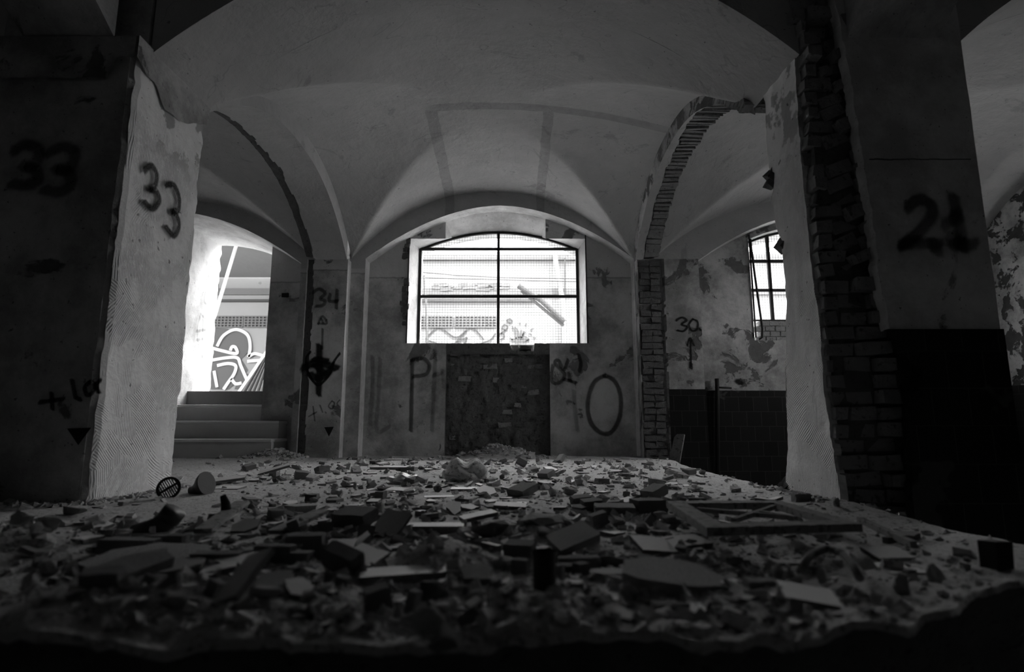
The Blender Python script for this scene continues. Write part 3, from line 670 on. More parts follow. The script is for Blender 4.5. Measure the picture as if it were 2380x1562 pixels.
def vent(u0, u1):
    p0, p1 = atY(u0, 750, FYD - .02), atY(u1, 750, FYD - .02)
    f = MB(); f.box(((p0.x + p1.x) / 2, FYD - .012, (vz0 + vz1) / 2), (p1.x - p0.x, .02, vz1 - vz0)); fo = child(f.build('vent_dark_panel', 'ventd'), fc)  # dark panel painted in for the shade behind the grille
    g = MB(); n = int((p1.x - p0.x) / .075)
    for i in range(n + 1): x = lerp(p0.x, p1.x, i / n); g.box((x, FYD - .035, (vz0 + vz1) / 2), (.026, .02, vz1 - vz0))
    for i in range(5): g.box(((p0.x + p1.x) / 2, FYD - .036, lerp(vz0, vz1, i / 4)), (p1.x - p0.x, .02, .022))
    child(g.build('vent_grille', 'fac2'), fc)
for u0, u1 in ((440, 565), (569, 690), (860, 975), (978, 1052), (1058, 1153)): vent(u0, u1)
# mural on the facade seen through the doorway: grey fields with white outlines
tf = YL(FYD - .02)
q = MB()
def blob(pts, mi=0, off=0):
    q.poly([tf(*p) - Vector((0, off, 0)) for p in pts], mi)
blob([(490, 765), (520, 765), (560, 768), (580, 790), (580, 815), (560, 835), (575, 860), (560, 880), (530, 905), (490, 905)])
blob([(496, 762), (530, 764), (545, 775), (510, 785), (494, 790)], 0, .004)
blob([(555, 880), (575, 868), (590, 880), (570, 905), (545, 905)], 0, .004)
child(q.build('mural_field', 'mural'), fc)
def fline(path, w, mat, name='mural_line', par=None):
    P = []
    pts = [Vector((*p, 0)) for p in path]
    for i in range(len(pts) - 1):
        p0, p1, p2, p3 = pts[max(i - 1, 0)], pts[i], pts[i + 1], pts[min(i + 2, len(pts) - 1)]
        for k in range(6):
            t = k / 6; P.append(.5 * ((2 * p1) + (p2 - p0) * t + (2 * p0 - 5 * p1 + 4 * p2 - p3) * t * t + (3 * p1 - p0 - 3 * p2 + p3) * t ** 3))
    P.append(pts[-1]); q = MB(); W = [tf(p.x, p.y) - Vector((0, .012 if mat == 'mwhite' else .009, 0)) for p in P]; S = []
    for i, p in enumerate(W):
        t = (W[min(i + 1, len(W) - 1)] - W[max(i - 1, 0)]).normalized(); S.append(Vector((0, 1, 0)).cross(t) * w / 2)
    for i in range(len(W) - 1): q.poly([W[i] - S[i], W[i] + S[i], W[i + 1] + S[i + 1], W[i + 1] - S[i + 1]])
    child(q.build(name, mat), fc)
for path in ([(505, 805), (520, 780), (548, 766), (575, 778), (582, 805), (578, 830)], [(490, 808), (515, 815), (550, 822), (548, 808), (540, 806), (536, 815)], [(490, 838), (525, 832), (552, 832), (560, 850), (575, 885)],
             [(505, 850), (530, 845), (548, 850), (545, 868), (530, 890), (520, 905)], [(578, 830), (592, 822), (615, 828)], [(575, 840), (598, 838), (615, 836)], [(498, 862), (505, 900)], [(538, 880), (548, 892), (562, 890)]):
    fline(path, .065, 'mwhite')
    fline([(u + 3, v + 3) for u, v in path], .025, 'facd')
for path in ([(990, 788), (1020, 762), (1060, 785), (1095, 762), (1125, 790)], [(990, 790), (1018, 800)], [(1060, 795), (1085, 770)], [(1055, 800), (1085, 785), (1078, 800)], [(1115, 800), (1140, 790), (1152, 775)],
             [(1164, 775), (1175, 768), (1180, 760), (1172, 755), (1167, 763), (1175, 768)], [(1184, 752), (1178, 745), (1186, 742), (1190, 748), (1184, 752)], [(1158, 778), (1168, 775), (1172, 784), (1162, 790)]):
    fline(path, .035, 'facd', 'graffiti_line')
for path in ([(1190, 758), (1198, 775), (1200, 795)], [(1196, 760), (1204, 770), (1207, 792)], [(1188, 790), (1210, 784), (1220, 790)], [(1212, 766), (1211, 788), (1218, 770)], [(1222, 772), (1215, 780), (1228, 788), (1220, 796)], [(1230, 775), (1236, 780)], [(1232, 768), (1240, 764)], [(1220, 758), (1224, 752)],
             [(1208, 756), (1208, 750)], [(1238, 785), (1246, 786)], [(1185, 785), (1196, 796)], [(1200, 797), (1232, 790)]):
    fline(path, .035, 'mural', 'graffiti_line')
R = random.Random(8); q = MB()
for i in range(46): p = atY(R.uniform(1010, 1178), R.uniform(660, 674), FYD - .05); q.box(p, (R.uniform(.08, .2), .05, R.uniform(.03, .07)), 0, None, .01, R)
child(q.build('crumbled_brick_edge', 'fac2'), fc)
# canopy over the left yard, enlarged beyond its visible part to shade the mural
b = MB(); zc_ = fz_(648); b.box((-6.0, 9.45, zc_ + .1), (7.4, 4.86, .2)); cn = tag(b.build('canopy', 'fac'), 'peeling concrete canopy beyond the doorway above the mural', 'canopy')
# gable roof line, drain pipe and cables seen through the window
dp = thing('drainpipe', 'pale bent drainpipe on the far building, right side of the window view', 'pipe', atY(1305, 800, FYD - .2))
b = MB(); b.tube([atY(1290, 585, FYD - .2), atY(1292, 615, FYD - .2), atY(1306, 690, FYD - .2), atY(1310, 740, FYD - .2), atY(1310, 830, FYD - .2)], .055, 10); child(b.build('pipe_run', 'fac'), dp)
b = MB(); b.bar(atY(1313, 600, FYD - .12), atY(1313, 690, FYD - .12), .03); child(b.build('bracket', 'facd'), dp)
lt = MB(); lt.tube([atY(1205, 664, 11.2), atY(1260, 700, 11.2), atY(1312, 748, 11.2)], .055, 10); lt.bar(atY(1212, 676, 11.25), atY(1310, 757, 11.25), .03, .06)
tag(lt.build('roof_edge', 'facd'), 'sloping roof verge crossing the right half of the window view', 'roof')
for k, (pts) in enumerate(([(974, 632), (1060, 640), (1160, 645), (1345, 648)], [(974, 645), (1060, 648), (1150, 650), (1345, 655)])):
    q = MB(); q.tube([atY(u, v, 11.6) for u, v in pts], .010, 6); tag(q.build('cable', 'facd'), ['upper thin cable sagging across the window view', 'lower thin cable sagging across the window view'][k], 'cable')
q = MB(); q.tube([atY(985, 640, 9.5), atY(990, 700, 9.5), atY(1000, 953, 9.5)], .02, 8); tag(q.build('pole', 'fac2'), 'thin leaning pole at the left side of the window view', 'pole')
q = MB(); q.tube([atY(557, 545, 9.0), atY(505, 715, 9.0), atY(478, 805, 9.0)], .028, 8); tag(q.build('pole', 'pole'), 'white slanting pole seen through the doorway', 'pole')
ra = thing('corrugated_panel', 'pale ribbed panel leaning low behind the doorway', 'panel', atY(600, 900, 9.4))
q = MB(); A, B_, D = atY(541, 934, 9.4), atY(640, 790, 9.4), atY(660, 934, 9.4)
q.grid(lambda s, t: tuple(A + (B_ - A) * s * 1.0 + (D - A) * t * (1 - s) + Vector((0, .03 * math.sin(t * 60), 0))), lin(0, .98, 2), lin(0, 1, 60)); child(q.build('sheet', 'fac'), ra)
q = MB(); q.bar(A, B_, .05); child(q.build('edge_strip', 'pole'), ra)
R = random.Random(6); q = MB()
for i in range(120):
    p = atY(R.uniform(486, 545), 0, 10.0); p.z = .70; a = R.uniform(-.5, .5); h = R.uniform(.10, .34)
    q.bar(p, p + Vector((a * h, R.uniform(-.3, .3) * h, h)), .010, .004)
tag(q.build('weeds', 'leaf'), 'tuft of dry weeds at the foot of the mural beyond the doorway', 'weeds', kind='stuff')
# ---------------------------------------------------------------- debris
def shard_mesh(seed, name='tile_piece', mats=('tile_shard', 'shard_dark')):
    R = random.Random(seed); n = R.choice([4, 4, 5, 5, 6]); asp = R.uniform(.5, .95); a0 = R.uniform(0, 6)
    pts = []
    for i in range(n):
        a = a0 + 2 * PI * (i + R.uniform(-.22, .22)) / n; r = .5 * R.uniform(.8, 1.05)
        pts.append((math.cos(a) * r, math.sin(a) * r * asp))
    return plate_mesh(pts, .5, seed, name, mats)
def plate_mesh(pts, th, seed, name, mats, edge=.03):
    """unit plate outline in x,y; z 0..th; broken edges roughened"""
    R = random.Random(seed + 999); bm = bmesh.new(); out = []
    for (x0, y0), (x1, y1) in zip(pts, pts[1:] + pts[:1]):
        L = math.hypot(x1 - x0, y1 - y0); k = max(1, int(L / .16))
        for i in range(k): t = i / k; j = edge if i else 0; out.append((lerp(x0, x1, t) + R.uniform(-j, j), lerp(y0, y1, t) + R.uniform(-j, j)))
    lo = [bm.verts.new((x * (1 + R.uniform(-.08, .03)), y * (1 + R.uniform(-.08, .03)), 0)) for x, y in out]; hi = [bm.verts.new((x, y, th)) for x, y in out]
    f = bm.faces.new(hi); f.material_index = 0
    f = bm.faces.new(lo[::-1]); f.material_index = 1
    n = len(out)
    for i in range(n): f = bm.faces.new((lo[i], lo[(i + 1) % n], hi[(i + 1) % n], hi[i])); f.material_index = 1
    return bm_mesh(bm, name, mats)
def rock_mesh(seed, name, mats, box=False, n=16):
    R = random.Random(seed); pts = []
    if box:
        for sx in (-.5, .5):
            for sy in (-.5, .5):
                for sz in (0, 1): 
                    p = Vector((sx, sy, sz))
                    for k in range(3):
                        q_ = p.copy(); q_[k] *= (1 - R.uniform(.05, .28)) if k < 2 else (1 if p[k] == 0 else 1 - R.uniform(.0, .12))
                        pts.append(q_)
    else:
        for i in range(n):
            v = Vector((R.gauss(0, 1), R.gauss(0, 1), R.gauss(0, 1))).normalized() * R.uniform(.42, .55); v.z = v.z + .5; pts.append(v)
    bm = hull(pts)
    bmesh.ops.subdivide_edges(bm, edges=bm.edges[:], cuts=2, use_grid_fill=True)
    for v in bm.verts: v.co += Vector((nz(v.co.x, v.co.y, v.co.z + seed, 5), nz(v.co.y, v.co.z, v.co.x + seed, 5), .6 * nz(v.co.z, v.co.x, seed, 5))) * .07
    zmin = min(v.co.z for v in bm.verts)
    for v in bm.verts: v.co.z -= zmin
    return bm_mesh(bm, name, mats)
shards = [shard_mesh(i) for i in range(22)]
shardsD = [shard_mesh(100 + i, 'terracotta_piece', ('shard_dark', 'shard_dark')) for i in range(10)]
bricks = [rock_mesh(i, 'brick_piece', ('brick_chunk',), True) for i in range(8)]
rocks = [rock_mesh(i, 'rubble_lump', ('brick_chunk',)) for i in range(8)]
plasters = [rock_mesh(50 + i, 'plaster_lump', ('plaster_chunk',)) for i in range(8)]
slabs = [plate_mesh([(-.5, -.3), (-.35, -.45), (.1, -.5), (.45, -.35), (.5, .05), (.3, .42), (-.2, .5), (-.48, .2)], .5, 3, 'plaster_slab', ('plaster_chunk', 'plaster_chunk')),
         plate_mesh([(-.5, -.2), (-.1, -.5), (.5, -.3), (.42, .3), (.0, .5), (-.4, .35)], .5, 9, 'plaster_slab', ('plaster_chunk', 'plaster_chunk'))]
rects = [plate_mesh([(-.5, -.5), (.5, -.5), (.5, .5), (-.5, .5)], .5, 31 + i, 'tile_piece', ('tile_shard', 'shard_dark'), .012) for i in range(3)]
def put(me, name, x, y, sx, sy, sz, rz=0, tx=0, ty=0, label=None, cat=None, group=None, lift=0):
    o = bpy.data.objects.new(name, me); C.objects.link(o); o.scale = (sx, sy, sz); o.rotation_euler = (tx, ty, rz)
    m = Euler((tx, ty, rz)).to_matrix() @ Matrix.Diagonal((sx, sy, sz)); lo = min((m @ v.co).z for v in me.vertices)
    o.location = (x, y, fz(x, y) - lo - .004 + lift); return tag(o, label, cat, group)
HAND = [(m_[0], m_[1], m_[2] * .8) for m_ in mounds[:1]]
def hp(me, name, u0, u1, v0, v1, th, label, cat, rz=0, tx=0, ty=0, dep=None, lift=0.0):
    """pixel box of the piece: u0..u1 wide, its foot on the floor at row v1, its top at row v0"""
    u = (u0 + u1) / 2; p = atZ(u, v1); sc = p.y * 1.01 / F; w = (u1 - u0) * sc
    far = atZ(u, min(v1 - 3, v0 + th / sc * .8)); d = dep or max(.03, min(w * 1.1, far.y - p.y))
    HAND.append((p.x, p.y + d / 2, max(w, d) / 2))
    th *= .8; zs_ = th * (2 if name in ('tile_piece', 'terracotta_piece', 'plaster_slab') else 1)
    return put(me, name, p.x, p.y + d / 2, w, d, zs_, rz, tx, ty, label, cat, None, lift)
B, K, P_, S, T, L_ = bricks, rocks, plasters, shards, rects, slabs
D2 = math.radians
hand = [
 (K[0], 'rubble_lump', 130, 190, 1168, 1198, .05, 'flat stone lump at the foot of the pillar numbered 33, far left', 'rubble'),
 (S[3], 'tile_piece', 295, 322, 1168, 1176, .008, 'small white tile chip on bare dust beside the drain grate', 'tile piece'),
 (T[0], 'tile_piece', 480, 556, 1098, 1124, .018, 'pale tile strip lying behind the flared pipe end', 'tile piece', .35, .10, -.12, .10),
 (T[1], 'tile_piece', 596, 664, 1080, 1106, .018, 'long pale tile strip tilted up in front of the steps', 'tile piece', .30, .1, -.28, .10),
 (T[2], 'tile_piece', 490, 545, 1126, 1142, .012, 'thin grey tile lying flat just right of the flared pipe end', 'tile piece', .1),
 (P_[0], 'plaster_lump', 0, 60, 1228, 1268, .06, 'crumbly plaster lump at the far left edge of the view', 'rubble'),
 (P_[1], 'plaster_lump', 62, 125, 1226, 1270, .06, 'rough plaster lump, second from the far left edge', 'rubble'),
 (B[0], 'brick_piece', 222, 348, 1240, 1290, .055, 'dark rough brick block below the pipe elbow', 'brick', -.15),
 (B[1], 'brick_piece', 335, 418, 1238, 1276, .045, 'pale mortared brick stub right beside the dark rough block', 'brick', .1),
 (L_[0], 'plaster_slab', 150, 415, 1282, 1345, .022, 'largest pale plaster slab lying flat at the lower left', 'plaster slab', .1, .04, .02, .22),
 (L_[1], 'plaster_slab', 130, 335, 1300, 1385, .022, 'long dark plaster slab tilted up in front of the largest slab', 'plaster slab', .5, .12, -.22, .13),
 (L_[0], 'plaster_slab', 330, 435, 1312, 1352, .02, 'short plaster slab wedged against the long tilted slab', 'plaster slab', .4, .05, -.1, .10),
 (B[2], 'brick_piece', 445, 548, 1285, 1325, .04, 'pale topped brick left of centre in the second row of rubble', 'brick', .05, .05),
 (T[0], 'tile_piece', 455, 562, 1316, 1350, .014, 'thin tile under the pale topped brick, slanting left', 'tile piece', .3, .05, -.15, .09),
 (B[3], 'brick_piece', 590, 672, 1278, 1316, .045, 'brick half with square corners below the upright pale tile', 'brick', -.1),
 (B[4], 'brick_piece', 660, 740, 1240, 1288, .05, 'dark brick half just left of the upright pale tile', 'brick', .15),
 (T[1], 'tile_piece', 745, 809, 1246, 1290, .012, 'clean pale square tile propped up facing the camera', 'tile piece', .05, .22, .02, .085),
 (K[1], 'rubble_lump', 720, 752, 1268, 1312, .05, 'small pale egg shaped stone below the upright pale tile', 'stone'),
 (B[5], 'brick_piece', 745, 835, 1290, 1345, .05, 'black faced brick tilted beside the egg shaped stone', 'brick', -.5, .3, .2),
 (T[2], 'tile_piece', 800, 876, 1300, 1330, .012, 'pale tile end poking out behind the black faced brick', 'tile piece', -.35, .2, .25, .07),
 (L_[1], 'plaster_slab', 575, 662, 1335, 1405, .03, 'rounded slab tilted up like a plate, lower left of centre', 'plaster slab', .3, .16, -.15, .08),
 (T[0], 'tile_piece', 490, 566, 1362, 1462, .014, 'thick pale tile tipped up on its corner, nearest at the lower left', 'tile piece', -.35, .55, -.35, .105, .012),
 (S[5], 'tile_piece', 498, 530, 1440, 1470, .012, 'small tile sliver under the tipped up pale tile', 'tile piece', .2, .4, .1, .03),
 (S[1], 'tile_piece', 728, 802, 1392, 1456, .012, 'dim trapezoid tile leaning toward the camera in the foreground', 'tile piece', .1, .30, -.25, .06),
 (P_[2], 'plaster_lump', 560, 640, 1388, 1432, .035, 'low plaster lump right of the tipped up pale tile', 'rubble'),
 (S[7], 'tile_piece', 630, 712, 1388, 1430, .016, 'broken tile slanting down beside the low plaster lump', 'tile piece', -.5, .1, .35, .06),
 (B[6], 'brick_piece', 175, 250, 1388, 1450, .05, 'brick block with a dark face, nearest at the left', 'brick', .3, .2),
 (P_[3], 'plaster_lump', 245, 305, 1402, 1450, .04, 'crumbling plaster lump against the nearest left brick block', 'rubble'),
 (T[1], 'tile_piece', 870, 935, 1190, 1250, .014, 'tile propped steeply on edge left of the long kerb piece', 'tile piece', .9, .1, -.75, .10),
 (T[2], 'plaster_slab', 925, 1072, 1206, 1240, .03, 'long pale topped kerb piece in the middle of the rubble', 'kerb piece', .02, 0, 0, .07),
 (T[0], 'tile_piece', 1070, 1150, 1196, 1222, .014, 'pale tile bridging the long kerb piece and the dark pentagon rock', 'tile piece', .35, 0, -.15, .07, .02),
 (K[2], 'rubble_lump', 1092, 1182, 1200, 1260, .07, 'large dark five sided rock in the middle of the rubble', 'stone', .4),
 (K[3], 'rubble_lump', 938, 972, 1220, 1262, .045, 'small cup shaped stone in front of the long kerb piece', 'stone'),
 (S[2], 'tile_piece', 895, 960, 1254, 1274, .008, 'bright white flat shard left of the sandy mound', 'tile piece', -.1),
 (T[1], 'tile_piece', 838, 1060, 1316, 1356, .018, 'long pale board shaped tile below the sandy mound', 'tile piece', .14, .05, -.03, .06),
 (S[9], 'tile_piece', 1055, 1152, 1316, 1374, .022, 'broad tile with a broken lower edge right of the board shaped tile', 'tile piece', -.1, .4, .02, .08),
 (K[4], 'rubble_lump', 955, 1042, 1330, 1402, .055, 'leaning pyramid shaped lump below the board shaped tile', 'rubble', .5),
 (P_[4], 'plaster_lump', 912, 1030, 1412, 1492, .06, 'pale topped plaster rock in the foreground left of the pipe stub', 'rubble', .2),
 (K[5], 'rubble_lump', 985, 1070, 1478, 1545, .05, 'dark lump at the bottom edge in front of the pale topped rock', 'rubble', .6),
 (P_[5], 'plaster_lump', 1195, 1332, 1200, 1252, .045, 'dimpled plaster lump right of the dark pentagon rock', 'rubble', .1),
 (B[7], 'brick_piece', 1178, 1242, 1256, 1305, .05, 'rounded brick half directly behind the pipe stub', 'brick', -.3, .1),
 (T[2], 'tile_piece', 1282, 1388, 1242, 1292, .024, 'thick tile tilted up to the right behind the pipe stub', 'tile piece', .45, .35, -.25, .07),
 (B[0], 'brick_piece', 1300, 1392, 1286, 1322, .035, 'pale topped brick right of the pipe stub', 'brick', .1),
 (K[6], 'rubble_lump', 1385, 1482, 1272, 1318, .04, 'oval flat stone right of the pale topped brick', 'stone', 0),
 (B[1], 'brick_piece', 1258, 1330, 1306, 1338, .03, 'thin worn brick immediately behind the pipe stub', 'brick', 0),
 (T[0], 'tile_piece', 1486, 1572, 1254, 1294, .014, 'square pale tile with a dark stain near the wooden sash', 'tile piece', .2, .2, .1, .09),
 (T[1], 'tile_piece', 1545, 1652, 1242, 1276, .016, 'grey tile running under the front corner of the wooden sash', 'tile piece', .2, .08, -.05, .09),
 (L_[0], 'plaster_slab', 1470, 1692, 1306, 1392, .030, 'thick rounded slab, largest piece right of the pipe stub', 'plaster slab', -.15, .16, .08, .12),
 (L_[1], 'plaster_slab', 1374, 1482, 1316, 1350, .02, 'pale flat slab touching the left side of the thick rounded slab', 'plaster slab', .1),
 (S[4], 'tile_piece', 1640, 1702, 1340, 1378, .014, 'pale tile resting right of the thick rounded slab', 'tile piece', .1, .2, .1),
 (T[2], 'tile_piece', 860, 942, 1072, 1092, .03, 'thick tile stack left of the crumpled paper bag', 'tile piece', -.02, 0, 0, .12),
 (T[0], 'tile_piece', 893, 943, 1060, 1072, .02, 'bright tile lying highest at the back left of the paper bag', 'tile piece', 0, 0, 0, .16),
 (T[1], 'tile_piece', 898, 962, 1128, 1143, .014, 'bright thin tile in front of the pale plastic sheet', 'tile piece', -.15, .05, .06, .08),
 (T[2], 'tile_piece', 1048, 1112, 1127, 1141, .016, 'pale straight edged tile in front of the paper bag', 'tile piece', .02, .05, 0, .07),
 (S[6], 'tile_piece', 1100, 1158, 1121, 1152, .012, 'grey tile sloping down to the left in front of the paper bag', 'tile piece', .9, .3, -.2, .12),
 (T[0], 'tile_piece', 985, 1052, 1143, 1158, .012, 'narrow tile lying slanted below the plastic sheet', 'tile piece', .2, .03, 0, .05),
 (S[10], 'tile_piece', 1158, 1196, 1140, 1160, .010, 'speckled tile lying flat left of the wedge shaped brick', 'tile piece', .2),
 (B[2], 'brick_piece', 1193, 1242, 1130, 1155, .04, 'wedge shaped dark brick in the middle distance', 'brick', .7, 0, -.3),
 (T[1], 'tile_piece', 1150, 1222, 1170, 1187, .014, 'pale tile with a pointed end in front of the wedge shaped brick', 'tile piece', -.1, .08, .05, .07),
 (S[8], 'tile_piece', 1284, 1322, 1172, 1193, .018, 'small thick tile midway between paper bag and wooden sash', 'tile piece', .2),
 (B[3], 'brick_piece', 1392, 1480, 1166, 1202, .045, 'long dark brick, left one of the pair beside the sash', 'brick', -.1),
 (B[4], 'brick_piece', 1478, 1548, 1156, 1194, .06, 'square cornered dark brick touching the sash corner', 'brick', .2),
 (K[7], 'rubble_lump', 1308, 1346, 1120, 1150, .06, 'pointed cone shaped stone in the middle distance', 'stone'),
 (K[0], 'rubble_lump', 1508, 1560, 1103, 1134, .07, 'dark rounded stone standing out at the right rear', 'stone'),
 (B[5], 'brick_piece', 1504, 1552, 1132, 1158, .05, 'tilted dark brick in front of the dark rounded stone', 'brick', .6, 0, -.3),
 (L_[1], 'plaster_slab', 655, 726, 1172, 1196, .035, 'dark low brick shaped slab at the left edge of the rubble', 'plaster slab', .1, 0, 0, .08),
 (B[6], 'brick_piece', 775, 860, 1188, 1228, .05, 'brick with a worn face left of the tile propped on edge', 'brick', -.35, .2),
 (S[11], 'tile_piece', 796, 842, 1166, 1180, .012, 'pale flat tile on dust behind the worn brick', 'tile piece', .1),
 (S[0], 'tile_piece', 750, 786, 1141, 1150, .012, 'small pale tile alone on the dusty floor left of centre', 'tile piece', .1),
 (T[2], 'tile_piece', 1800, 1876, 1286, 1306, .010, 'thin flat tile in front of the wooden sash', 'tile piece', -.1, .05),
 (T[0], 'tile_piece', 2040, 2126, 1280, 1304, .012, 'pale tile, upper one of the pair at the right edge', 'tile piece', .1, .2),
 (T[1], 'tile_piece', 2035, 2110, 1302, 1320, .012, 'pale tile, lower one of the pair at the right edge', 'tile piece', -.1, .08),
 (T[2], 'tile_piece', 2110, 2190, 1314, 1332, .008, 'dark edged thin tile pointing right, below the tile pair', 'tile piece', -.15, .02),
 (B[7], 'brick_piece', 1745, 1812, 1348, 1382, .035, 'dark brick lump right of the thick rounded slab', 'brick'),
 (K[1], 'rubble_lump', 1866, 1900, 1330, 1372, .03, 'small dark lump inside the loop of the hose', 'rubble'),
 (T[0], 'tile_piece', 1845, 1962, 1372, 1420, .014, 'pale rectangular tile lying nearest at the right', 'tile piece', -.2, .15, .12, .07),
 (T[1], 'tile_piece', 1748, 1846, 1374, 1398, .012, 'narrow tile left of the nearest right tile', 'tile piece', .15, .05, -.1, .04),
]
for h in hand:
    me, nm, u0, u1, v0, v1, th, lab, cat, *r = h; r = list(r) + [0] * (3 - len(r)) if len(r) < 3 else list(r)
    hp(me, nm, u0, u1, v0, v1, th, lab, cat, *r[:3], *(r[3:4] or [None]), *(r[4:5] or [0.0]))
# drain grate
g = thing('drain_grate', 'round slotted drain grate leaning on the base of the pillar numbered 33', 'drain grate', atZ(382, 1162))
q = MB(); n = 28; R0 = .047
def disc_ring(q, r0, r1, h):
    for i in range(n):
        a, c_ = 2 * PI * i / n, 2 * PI * (i + 1) / n
        pt = lambda r, t, y: (r * math.cos(t), y, r * math.sin(t))
        for (ra, ya, rb, yb) in ((r0, 0, r1, 0), (r1, 0, r1, h), (r1, h, r0, h), (r0, h, r0, 0)): q.poly([pt(ra, a, ya), pt(ra, c_, ya), pt(rb, c_, yb), pt(rb, a, yb)])
disc_ring(q, R0 * .80, R0, .008); rim = q.build('rim', 'rust', g)
q = MB()
for i in range(-4, 5):
    x = i * .0085; hh = math.sqrt(max(0, (R0 * .82) ** 2 - x * x)); q.box((x, .004, 0), (.0032, .005, hh * 2))
q.box((0, .004, 0), (R0 * 1.6, .006, .008)); sl = q.build('slots', 'rust', g)
for o in (rim, sl): o.location = (0, .02, R0 * .98); o.rotation_mode = 'YXZ'; o.rotation_euler = (-.25, -.6, .2)
# flared pipe end
fp = thing('pipe_fitting', 'black flared pipe end lying on its side near the left pillar', 'pipe fitting', atZ(468, 1152))
q = MB(); q.tube([(-.055, 0, .026), (-.035, 0, .028), (-.012, 0, .036), (.012, 0, .046), (.024, 0, .050)], .04, 24, radii=[.018, .020, .029, .044, .049], caps=False); q.tube([(.024, 0, .050), (.030, 0, .051)], .052, 24, radii=[.052, .052]); o = q.build('cone', 'plastic', fp); o.rotation_euler = (0, -.12, -.25)
# pipe elbow
pe = thing('pipe_elbow', 'grey plastic pipe elbow half buried above the dark rough block', 'pipe elbow', atZ(375, 1236))
q = MB(); q.tube([(-.075, .0, -.006), (-.03, 0, .008), (-.005, 0, .018), (.018, 0, .036), (.032, 0, .056)], .030, 18, radii=[.027, .027, .028, .028, .028]); q.build('bend', 'plastic', pe, True)
q = MB(); q.tube([(.016, 0, .034), (.034, 0, .060)], .032, 18); q.build('socket_collar', 'plastic', pe, True)
# crumpled paper bag, plastic sheet
def crumple(nm, u0, u1, v0, v1, label, cat, mat, seed, hmul=1.0):
    p = atZ((u0 + u1) / 2, v1); sc = p.y / F; w, h = (u1 - u0) * sc, (v1 - v0) * sc * hmul
    bm = bmesh.new(); bmesh.ops.create_icosphere(bm, subdivisions=5, radius=.5)
    for v in bm.verts:
        c = v.co.copy(); r = 1 + .30 * abs(nz(c.x, c.y, c.z + seed, 2.0)) * 2 - .05 * abs(nz(c.x, c.y, c.z + seed, 7)) * 2
        a = .30 * math.sin(c.x * 13 + c.z * 4 + seed)
        v.co = Vector((c.x * r * w, c.y * r * w * .8, (c.z * r * (1 + a) + .38) * h)); 
        if v.co.z < 0: v.co.z *= .1
    me = bm_mesh(bm, nm, (mat,)); o = bpy.data.objects.new(nm, me); C.objects.link(o); o.location = (p.x, p.y + w * .3, fz(p.x, p.y) - .004)
    HAND.append((p.x, p.y + w * .3, w * .45)); return tag(o, label, cat)
crumple('paper_bag', 1032, 1122, 1068, 1122, 'crumpled paper bag standing out in the middle of the rubble', 'paper bag', 'plaster_chunk', 2.3)
crumple('plastic_sheet', 905, 966, 1096, 1124, 'pale crinkled plastic sheet left of the crumpled paper bag', 'plastic sheet', 'foil', 7.1, .8)
# gnarled black remnant standing in the left rubble
q = MB(); p0 = atZ(522, 1216); q.tube([p0 + Vector((-.01, 0, 0)), p0 + Vector((.004, 0, .03)), p0 + Vector((-.004, .005, .06)), p0 + Vector((-.012, 0, .085))], .014, 10, radii=[.012, .018, .014, .009]); tag(q.build('root_stub', 'black', smooth=True), 'black gnarled stub standing up at the left of the rubble', 'stub')
# boards beside it
q = MB(); A = atZ(470, 1252); q.bar(A + Vector((0, 0, .02)), atZ(560, 1200) + Vector((0, 0, .045)), .045, .012); tag(q.build('board', 'wood'), 'narrow board slanting up behind the black gnarled stub', 'board')
q = MB(); q.bar(atZ(640, 1255) + Vector((0, 0, .02)), atZ(745, 1215) + Vector((0, 0, .035)), .05, .01); tag(q.build('board', 'wood'), 'thin board slanting right above the dark brick half', 'board')
# pipe stub in front
ps = thing('pipe_stub', 'dark pipe stub standing out of the floor in the foreground', 'pipe', atZ(1268, 1432) + Vector((0, .02, 0)))
ps.location.z = fz(ps.location.x, ps.location.y) - .022; HAND.append((ps.location.x, ps.location.y, .05)); HAND.append((ps.location.x - .005, ps.location.y - .08, .06))
q = MB(); q.tube([(0, 0, -.03), (0, 0, .084)], .0195, 24, caps=False); q.tube([(0, 0, .083), (0, 0, .02)], .0165, 24, caps=False); q.build('barrel', 'rust', ps, True)
q = MB(); q.tube([(0, 0, .079), (0, 0, .086)], .0215, 24, caps=False, radii=[.0215, .0205]); q.tube([(0, 0, .086), (0, 0, .080)], .0165, 24, caps=False); q.build('rim', 'rust', ps, True)
# dark block on the right
q = MB(); p = atZ(2338, 1330); q.box(p + Vector((0, .02, .02)), (.046, .04, .08), 0, Euler((0, .02, .2)).to_matrix(), .003, random.Random(2)); tag(q.build('metal_box', 'black'), 'small black box at the right edge of the platform', 'box')
# board leaning on back pier
q = MB(); q.bar(atY(1568, 1076, 5.55), atY(1580, 1010, 5.68), .10, .02); tag(q.build('board', 'wood'), 'short board leaning against the foot of the pier numbered 30', 'board')
q = MB(); q.tube([atY(1668, 1130, 5.95), atY(1667, 900, 5.95), atY(1666, 880, 5.95)], .022, 10); q.tube([atY(1662, 900, 5.94), atY(1700, 902, 5.94)], .010, 8); tag(q.build('conduit', 'iron', smooth=True), 'dark vertical pipe on the tiled wall right of the pier numbered 30', 'pipe')
# hose loop
q = MB(); pts = [(1862, 1345), (1885, 1318), (1925, 1312), (1960, 1322), (1985, 1345), (2000, 1362)]
q.tube([atZ(u, v) + Vector((0, 0, .014 + .02 * math.sin(i / 5 * PI))) for i, (u, v) in enumerate(pts)], .008, 10); tag(q.build('hose', 'wood', smooth=True), 'short arched length of hose at the lower right', 'hose')
